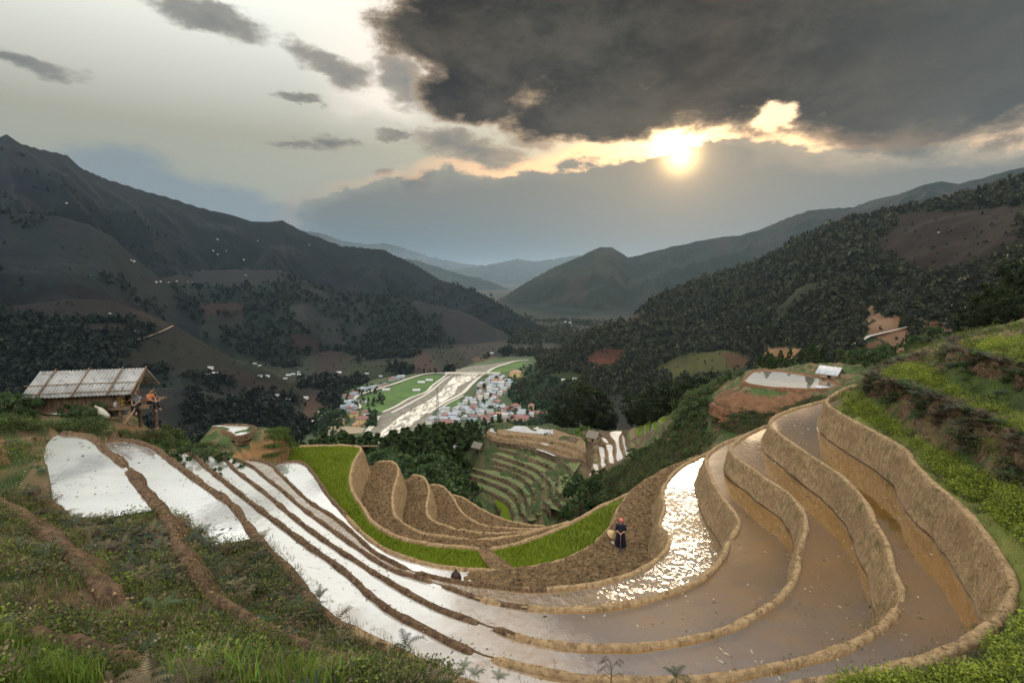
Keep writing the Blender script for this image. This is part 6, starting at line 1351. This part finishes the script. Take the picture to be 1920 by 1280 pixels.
strip('road', Q8([(560, 470), (650, 430), (740, 378), (850, 335), (890, 295), (970, 235), (990, 215)]), 5, 1.4, M_CONC); strip('embankment', Q8([(620, 475), (740, 412), (860, 345), (905, 310), (960, 262), (1010, 230)]), 5, 1.0, M_CONC); strip('embankment', Q8([(860, 478), (960, 412), (1090, 345), (1150, 285), (1220, 225), (1250, 208)]), 7, 1.2, M_CONC)
strip('embankment', Q8([(930, 455), (1000, 410), (1100, 360)]), 3.5, 1.3, M_CONC)
strip('road', Q8([(400, 445), (405, 430), (375, 400), (370, 380), (420, 350), (520, 318), (640, 280), (760, 238), (850, 215), (920, 210), (985, 211)]), 6, 1.5, M_CONC); strip('road', Q8([(440, 620), (490, 560), (530, 495)]), 7, 1.4, M_CONC)
strip('road', Q8([(1250, 210), (1300, 178), (1380, 150), (1450, 130), (1530, 124)]), 6, 1.5, M_CONC); strip('road', Q8([(75, 535), (130, 515), (175, 480), (180, 465)]), 5, 2.5, M_CONC)
# bridge
br = empty('bridge', tuple(U(*Q8([(1110, 214)])[0], ZF+4))); a = U(*Q8([(975, 211)])[0], ZF+6); b = U(*Q8([(1345, 212)])[0], ZF+6); L_ = np.linalg.norm(b-a); mid = (a+b)/2; rzb = math.atan2(b[1]-a[1], b[0]-a[0]); br.location = mid; br.rotation_euler = (0, 0, rzb); tag(br, 'long low concrete bridge over the silty river', 'bridge')
m = MB(); m.box((0, 0, 0), (L_, 8, 1.2)); m.build('deck', M_CONC, br)
for s in (-1, 1): m = MB(); m.box((0, s*3.9, 1.1), (L_, .25, 1.0)); m.build('railing', M_CONC, br)
for k in range(5): m = MB(); m.box((-L_/2+L_*(k+.7)/5.6, 0, -3.6), (2, 6, 6)); m.build('pier', M_CONC, br)
# a road and footpaths up on the slopes
def hit(px_, py_, lo=150, hi=6000):
    d = ray(px_, py_); rs = np.exp(np.linspace(math.log(lo), math.log(hi), 500)); hz = math.hypot(d[0], d[1]); X_ = d[0]/hz*rs; Y_ = d[1]/hz*rs; Zr = d[2]/hz*rs; H_ = height(X_, Y_); k = np.argmax(H_ >= Zr)
    if H_[k] < Zr[k]: k = len(rs)-1
    if k > 0:
        f0, f1 = Zr[k-1]-H_[k-1], Zr[k]-H_[k]; t_ = f0/(f0-f1+1e-9); return np.array([X_[k-1]+(X_[k]-X_[k-1])*t_, Y_[k-1]+(Y_[k]-Y_[k-1])*t_, H_[k-1]+(H_[k]-H_[k-1])*t_])
    return np.array([X_[k], Y_[k], H_[k]])
def hill_road(pts, wid, mat, up=1.2, lo=150):
    C = smooth_line([hit(x, y, lo) for x, y in pts], wid*1.5); T = np.gradient(C[:, :2], axis=0); T /= np.linalg.norm(T, axis=1)[:, None]+1e-9; NL = np.stack([-T[:, 1], T[:, 0]], 1)*wid/2; n = len(C)
    z_ = np.maximum(C[:, 2], height(C[:, 0], C[:, 1]))+up; V = np.r_[np.c_[C[:, :2]-NL, z_], np.c_[C[:, :2]+NL, z_]]; i = np.arange(n-1); return tag(mesh_np('road', V, np.stack([i, i+1, n+i+1, n+i], 1), mat), kind='structure')
M_ROADH = m_flat('pale_track', (.36, .34, .30), .9); M_DIRT = m_flat('dirt_track', (.22, .15, .10), .9)
hill_road([(1592, 658), (1610, 645), (1640, 632), (1665, 626), (1690, 620), (1718, 618)], 4.5, M_ROADH, 2.2, 300); hill_road([(1718, 618), (1740, 616), (1770, 612), (1800, 612)], 4.5, M_ROADH, 2.2, 300)
hill_road([(250, 640), (280, 632), (305, 622), (325, 612)], 4, M_DIRT, 1.5, 500); hill_road([(1565, 664), (1592, 658)], 3, M_DIRT, 2, 300)
hill_road([(80, 680), (100, 675), (120, 672)], 5, M_DIRT, 1.5, 300)
# houses
WALLC = {'y': (.55, .40, .18), 'w': (.55, .53, .48), 'g': (.32, .33, .34), 'p': (.55, .36, .26), 'b': (.35, .40, .45)}; ROOFC = {'r': (.21, .105, .09), 'g': (.30, .32, .34), 'b': (.20, .23, .26), 'w': (.44, .44, .43), 'o': (.32, .18, .12), 't': (.22, .27, .27), 'd': (.17, .15, .14)}
WM = {k: m_flat('render_'+k, v, .9) for k, v in WALLC.items()}; RM = {k: m_flat('roofing_'+k, v, .7, 0, .2) for k, v in ROOFC.items()}; M_PANE = m_flat('dark_window', (.03, .035, .045), .3)
def house_proto(L, Wd, H_, rise, wk, rk, hip=False, floors=1, win=True):
    o = empty('house'); m = MB(); m.box((0, 0, H_/2-1.5), (L, Wd, H_+3))
    if not hip: m.add([(-L/2, -Wd/2, H_), (-L/2, Wd/2, H_), (-L/2, 0, H_+rise*.95), (L/2, -Wd/2, H_), (L/2, Wd/2, H_), (L/2, 0, H_+rise*.95)], [(1, 0, 2), (3, 4, 5)])
    m.build('wall', WM[wk], o); m = MB(); e = .6; k = rise/(Wd/2); ze = H_-k*e; hx = L/2+e; hy = Wd/2+e; rx = hx-(hy if hip else 0); P = [(-rx, 0, H_+rise), (rx, 0, H_+rise), (hx, -hy, ze), (-hx, -hy, ze), (hx, hy, ze), (-hx, hy, ze)]
    Q = [(p[0], p[1], p[2]+.25) for p in P]; m.add(P+Q, [(9, 8, 7, 6), (6, 7, 10, 11), (7, 8, 10), (9, 6, 11), (0, 1, 2, 3), (1, 0, 5, 4), (3, 2, 8, 9), (4, 5, 11, 10), (2, 4, 10, 8), (5, 3, 9, 11)]); m.build('roof', RM[rk], o)
    if win:
        def wn(c, d): w_ = MB(); w_.box(c, d); w_.build('window', M_PANE, o)
        for f in range(floors):
            zc = 1.6+f*3
            for i in range(int(L//3)): wn((-L/2+1.6+i*3, -Wd/2-.04, zc), (1.2, .1, 1.3))
            for i in range(int(Wd//3.5)): wn((L/2+.04, -Wd/2+1.8+i*3.5, zc), (.1, 1.1, 1.3)); wn((-L/2-.04, -Wd/2+1.8+i*3.5, zc), (.1, 1.1, 1.3))
        m = MB(); m.box((.6, -Wd/2-.06, 1.1), (1.1, .12, 2.2)); m.build('door', M_DARK, o)
    return o
HP = {}
def house(px_, py_, rz, spec, label, group=None, zz=None, sc=1):
    if spec not in HP: HP[spec] = house_proto(*spec); o = HP[spec]
    else: o = copy_tree(HP[spec]); [o.__delitem__(k) for k in ('group',) if k in o]
    q = U(px_, py_, ZF) if zz is None else zz; o.location = tuple(q); o.rotation_euler = (0, 0, R(rz)); o.scale = (sc,)*3; tag(o, label, 'house', group); return o
S_Y = (11, 8, 6, 2.6, 'y', 'r', True, 2); S_YL = (24, 9, 3.6, 2.4, 'y', 'r', False, 1); S_T = (8, 8, 8.5, 3, 'y', 'r', True, 3); S_YB = (16, 10, 9, 3, 'y', 'r', True, 3)
house(638, 795, 18, S_Y, 'yellow two-storey house with a hipped red roof, left of the river by the sandy yard'); house(680, 796, 12, S_YB, 'large yellow block with red hipped roof nearest the river on the left bank'); house(668, 799, 10, (9, 7, 3.2, 2, 'y', 'o', True, 1), 'low yellow annexe with an orange roof against the large yellow block')
house(664, 781, 10, S_Y, 'yellow house with red roof behind the low annexe on the left bank'); house(690, 778, 6, (15, 9, 6, 1.4, 'p', 'r', True, 2), 'pinkish villa with a flat red roof between road and embankment')
house(1009, 778, -6, S_YL, 'long low yellow hall with a straight red roof in the right half of the town'); house(996, 770, -6, S_T, 'yellow tower-like house behind the long red-roofed hall'); house(975, 787, -8, (24, 11, 4, 3, 'p', 'r', False, 1), 'wide red-roofed hall nearest the pines in the right half of the town')
house(953, 772, 25, (17, 12, 5, 3.4, 'w', 'r', True, 1), 'white house with a broad red hipped roof left of the long yellow hall'); house(966, 766, 25, (14, 10, 5, 3.2, 'w', 'r', True, 1), 'second white house with a red hipped roof, just behind the broad one')
house(967, 707, -20, (20, 13, 11, 3.5, 'y', 'o', True, 3), 'big cream building with an orange roof at the far end of the town'); house(836, 797, -5, (20, 12, 5, 2.4, 'y', 'r', True, 1), 'yellow building with a pale red roof at the river end of the town')
rh = random.Random(12); TS = [(13, 9, 4.5, 1.8, 'g', 'g', False, 1, False), (11, 8, 6, 1.6, 'w', 'g', False, 2, False), (12, 8, 4, 1.8, 'g', 'r', False, 1, False), (10, 7, 5, 1.4, 'w', 't', False, 1, False), (14, 8, 4, 1.6, 'b', 'b', False, 1, False), (11, 8, 4, 2, 'p', 'd', False, 1, False), (9, 7, 7, 1.2, 'w', 'w', False, 2, False), (12, 8, 4, 1.8, 'p', 'o', False, 1, False)]
TL = ['grey house with a grey roof', 'white two-storey house with a grey roof', 'grey house with a rusty red roof', 'white house with a greenish roof', 'house with a blue metal roof', 'house with a dark brown roof', 'tall white house with a flat pale roof', 'house with an orange roof']
TW = [24, 22, 14, 12, 6, 12, 8, 6]
TOWN = Z([(100, 860), (0, 930), (90, 900), (200, 800), (270, 740), (400, 690), (500, 640), (580, 590), (640, 540), (680, 440), (760, 400), (800, 350), (900, 320), (960, 330), (1080, 400), (1060, 470), (980, 540), (920, 600), (900, 680), (1000, 700), (1150, 720), (1350, 760), (1480, 800), (1450, 900), (1250, 930), (900, 900), (760, 900), (640, 900), (500, 900), (400, 920), (300, 940), (170, 980)], 800, 660, 6.857)
TP = np.array([U(x, y, ZF)[:2] for x, y in TOWN]); lo, hi = TP.min(0), TP.max(0); pts = []; tries = 0
big = [np.array(o.location[:2]) for o in S.objects if o.name.startswith('house')]
while len(pts) < 135 and tries < 16000:
    tries += 1; q = np.array([rh.uniform(lo[0], hi[0]), rh.uniform(lo[1], hi[1])])
    if not inpoly(TP, q[:1], q[1:])[0]: continue
    if any(np.linalg.norm(q-p) < 12.5 for p in pts) or any(np.linalg.norm(q-p) < 17 for p in big): continue
    pts.append(q)
for q in pts:
    k = rh.choices(range(8), TW)[0]; house(0, 0, rh.choice([-14, -10, -16, 76, 80]), TS[k], TL[k]+' among others right of the river', 'town right of the river, kind '+'abcdefgh'[k], (q[0], q[1], ZF), rh.uniform(.7, 1.05))
LT = [(652, 757), (658, 750), (650, 745), (662, 742), (668, 739), (656, 762), (664, 756), (648, 765), (672, 736), (680, 733), (688, 731), (700, 729), (710, 727), (722, 724), (735, 713), (742, 711), (752, 709), (655, 769), (663, 766), (690, 786)]
for i, (x_, y_) in enumerate(LT):
    k = rh.choices(range(8), [30, 16, 8, 12, 12, 8, 10, 2])[0]; house(x_, y_, rh.choice([20, 30, 110]), TS[k], TL[k]+' on the curving road', 'row by the curving road, kind '+'abcdefgh'[k])
for x_, y_, lab in ((790, 718, 'long pale shed at the far end of the green valley field'), (724, 732, 'small pale shed in the middle of the green valley field'), (781, 733, 'grey shed at the river side of the green valley field'), (680, 755, 'small pale shed at the near left corner of the green valley field'), (805, 714, 'thin grey shed right of the long one in the green valley field')):
    house(x_, y_, 5, (12, 6, 2.2, 1.5, 'w', 'w', False, 1, False), lab)
SH = [(300, 528, 3), (292, 529, 2), (318, 530, 3), (332, 527, 2), (352, 528, 1), (360, 529, 1), (207, 589, 1.6), (258, 623, 1.4), (125, 381, 3), (270, 421, 2), (408, 449, 2), (400, 470, 2), (408, 477, 2), (424, 470, 1.8), (457, 487, 2.5), (483, 451, 1.6), (250, 490, 3), (245, 488, 2), (580, 459, 2.5), (461, 516, 1.6), (395, 690, 1.3), (386, 699, 1.3), (403, 700, 1.0), (478, 682, 1.3), (487, 686, 1.2),
      (541, 704, 1.3), (550, 702, 1.2), (562, 703, 1.3), (502, 705, 1.0), (535, 710, 1.0), (573, 746, 1.2), (540, 749, 1.0), (520, 741, 1.0), (488, 705, 1), (602, 773, 1.1), (598, 797, 1.1), (636, 699, 1.5), (688, 701, 1.3), (714, 706, 1.2), (560, 698, 1.0), (922, 663, 1.6), (1056, 712, 1.0), (1077, 711, 1.3), (1112, 690, 1), (1062, 578, 1.5), (1068, 606, 2), (1060, 604, 2), (1072, 612, 2), (1805, 358, 1.5), (1715, 382, 1.2), (1760, 436, 1.0)]
for x_, y_, s_ in SH:
    q = hit(x_, y_, 350); k = rh.choice([(13, 7, 2.5, 1.6, 'w', 'w', False, 1, False), (11, 6, 2.5, 1.6, 'g', 'g', False, 1, False), (11, 6, 2.5, 1.6, 'w', 't', False, 1, False)])
    far_ = 'high on' if y_ < 540 else 'low on'; side_ = 'left mountainside' if x_ < 640 else ('slope beside the valley floor' if x_ < 1000 else 'right-hand hills')
    nm = {'w': 'pale', 'g': 'grey', 't': 'greenish'}[k[5]]
    house(0, 0, rh.uniform(-15, 15), k, f'tiny farmhouse with a {nm} roof {far_} the {side_}', f'{nm}-roofed farmhouses {far_} the {side_}', (q[0], q[1], q[2]), min(s_, 2.2)*(.24 if y_ < 600 else .5))
# lattice mast by the river
ms = empty('radio_mast', tuple(U(821, 800, ZF))); tag(ms, 'thin lattice mast standing at the river end of the town', 'mast'); Hm = 52; m = MB(); cs = lambda z: 1.6-1.1*z/Hm
for a in range(4):
    sx, sy = (1, 1, -1, -1)[a], (1, -1, -1, 1)[a]; m.bar((sx*cs(0), sy*cs(0), 0), (sx*cs(Hm), sy*cs(Hm), Hm), .28, .2, 4)
m.build('legs', m_flat('grey_steel', (.22, .24, .27), .5, .5), ms); m = MB()
for k in range(12):
    z0, z1 = k*Hm/12, (k+1)*Hm/12
    for a in range(4):
        p = [(1, 1), (1, -1), (-1, -1), (-1, 1)]; s0, s1 = p[a], p[(a+1) % 4]; m.bar((s0[0]*cs(z0), s0[1]*cs(z0), z0), (s1[0]*cs(z1), s1[1]*cs(z1), z1), .14, None, 3)
m.build('bracing', bpy.data.materials['grey_steel'], ms)
# trees between the houses
P = []; tries = 0
while len(P) < 330 and tries < 20000:
    tries += 1; x_, y_ = rh.uniform(880, 1050), rh.uniform(686, 812); q = U(x_, y_, ZF)[:2]
    if inpoly(TP, q[:1], q[1:])[0]:
        if rh.random() > .45 or any(np.linalg.norm(q-p) < 7.5 for p in pts): continue
    elif x_ < 955: continue
    P.append((q[0], q[1], ZF-.5))
for _ in range(160):
    x_, y_ = rh.choice([(rh.uniform(590, 640), rh.uniform(770, 830)), (rh.uniform(640, 720), rh.uniform(725, 765)), (rh.uniform(600, 660), rh.uniform(775, 800)), (rh.uniform(690, 705), rh.uniform(780, 800))]); P.append(tuple(U(x_, y_, ZF-.3)))
merge_copies('town_trees', FPR, np.array(P), rg.uniform(6, 12, len(P)), pal(len(P), rg, [(.022, .042, .018), (.03, .055, .022)]), M_LEAF, rg, .05)

# ------------------------------------------------------------------ the air
hz = MB(); hz.box((0, 12000, 235), (40000, 42000, 1130)); 
mh = bpy.data.materials.new('haze'); mh.use_nodes = True; t = mh.node_tree; t.nodes.clear()
pv = N(t, 'ShaderNodeVolumePrincipled'); pv.inputs['Color'].default_value = (.52, .74, 1, 1); pv.inputs['Density'].default_value = HAZE; pv.inputs['Anisotropy'].default_value = .45
o_ = N(t, 'ShaderNodeOutputMaterial'); lk(t, pv.outputs[0], o_.inputs['Volume'])
tag(hz.build('haze', mh), kind='stuff')

# ordinals: members of small groups that only their place tells apart
ORD = ['leftmost', 'second from left', 'third from left', 'fourth from left', 'fifth from left', 'sixth from left', 'seventh from left', 'eighth from left', 'ninth from left', 'tenth from left', 'eleventh from left', 'twelfth from left', 'thirteenth from left', 'fourteenth from left', 'fifteenth from left']
G_ = {}
for o in S.objects:
    if o.parent is None and o.get('label'): G_.setdefault(o['label'], []).append(o)
for lab, L in G_.items():
    if 1 < len(L) <= 15 and len(lab.split()) <= 13:
        def _x(o):
            l = o.location if o.location.length > .01 else Vector(o.data.vertices[0].co); return float(proj(l[0], l[1], l[2])[0])
        L.sort(key=_x)
        for i, o in enumerate(L): o['label'] = lab+', '+(ORD[i] if i < len(L)-1 else 'rightmost')
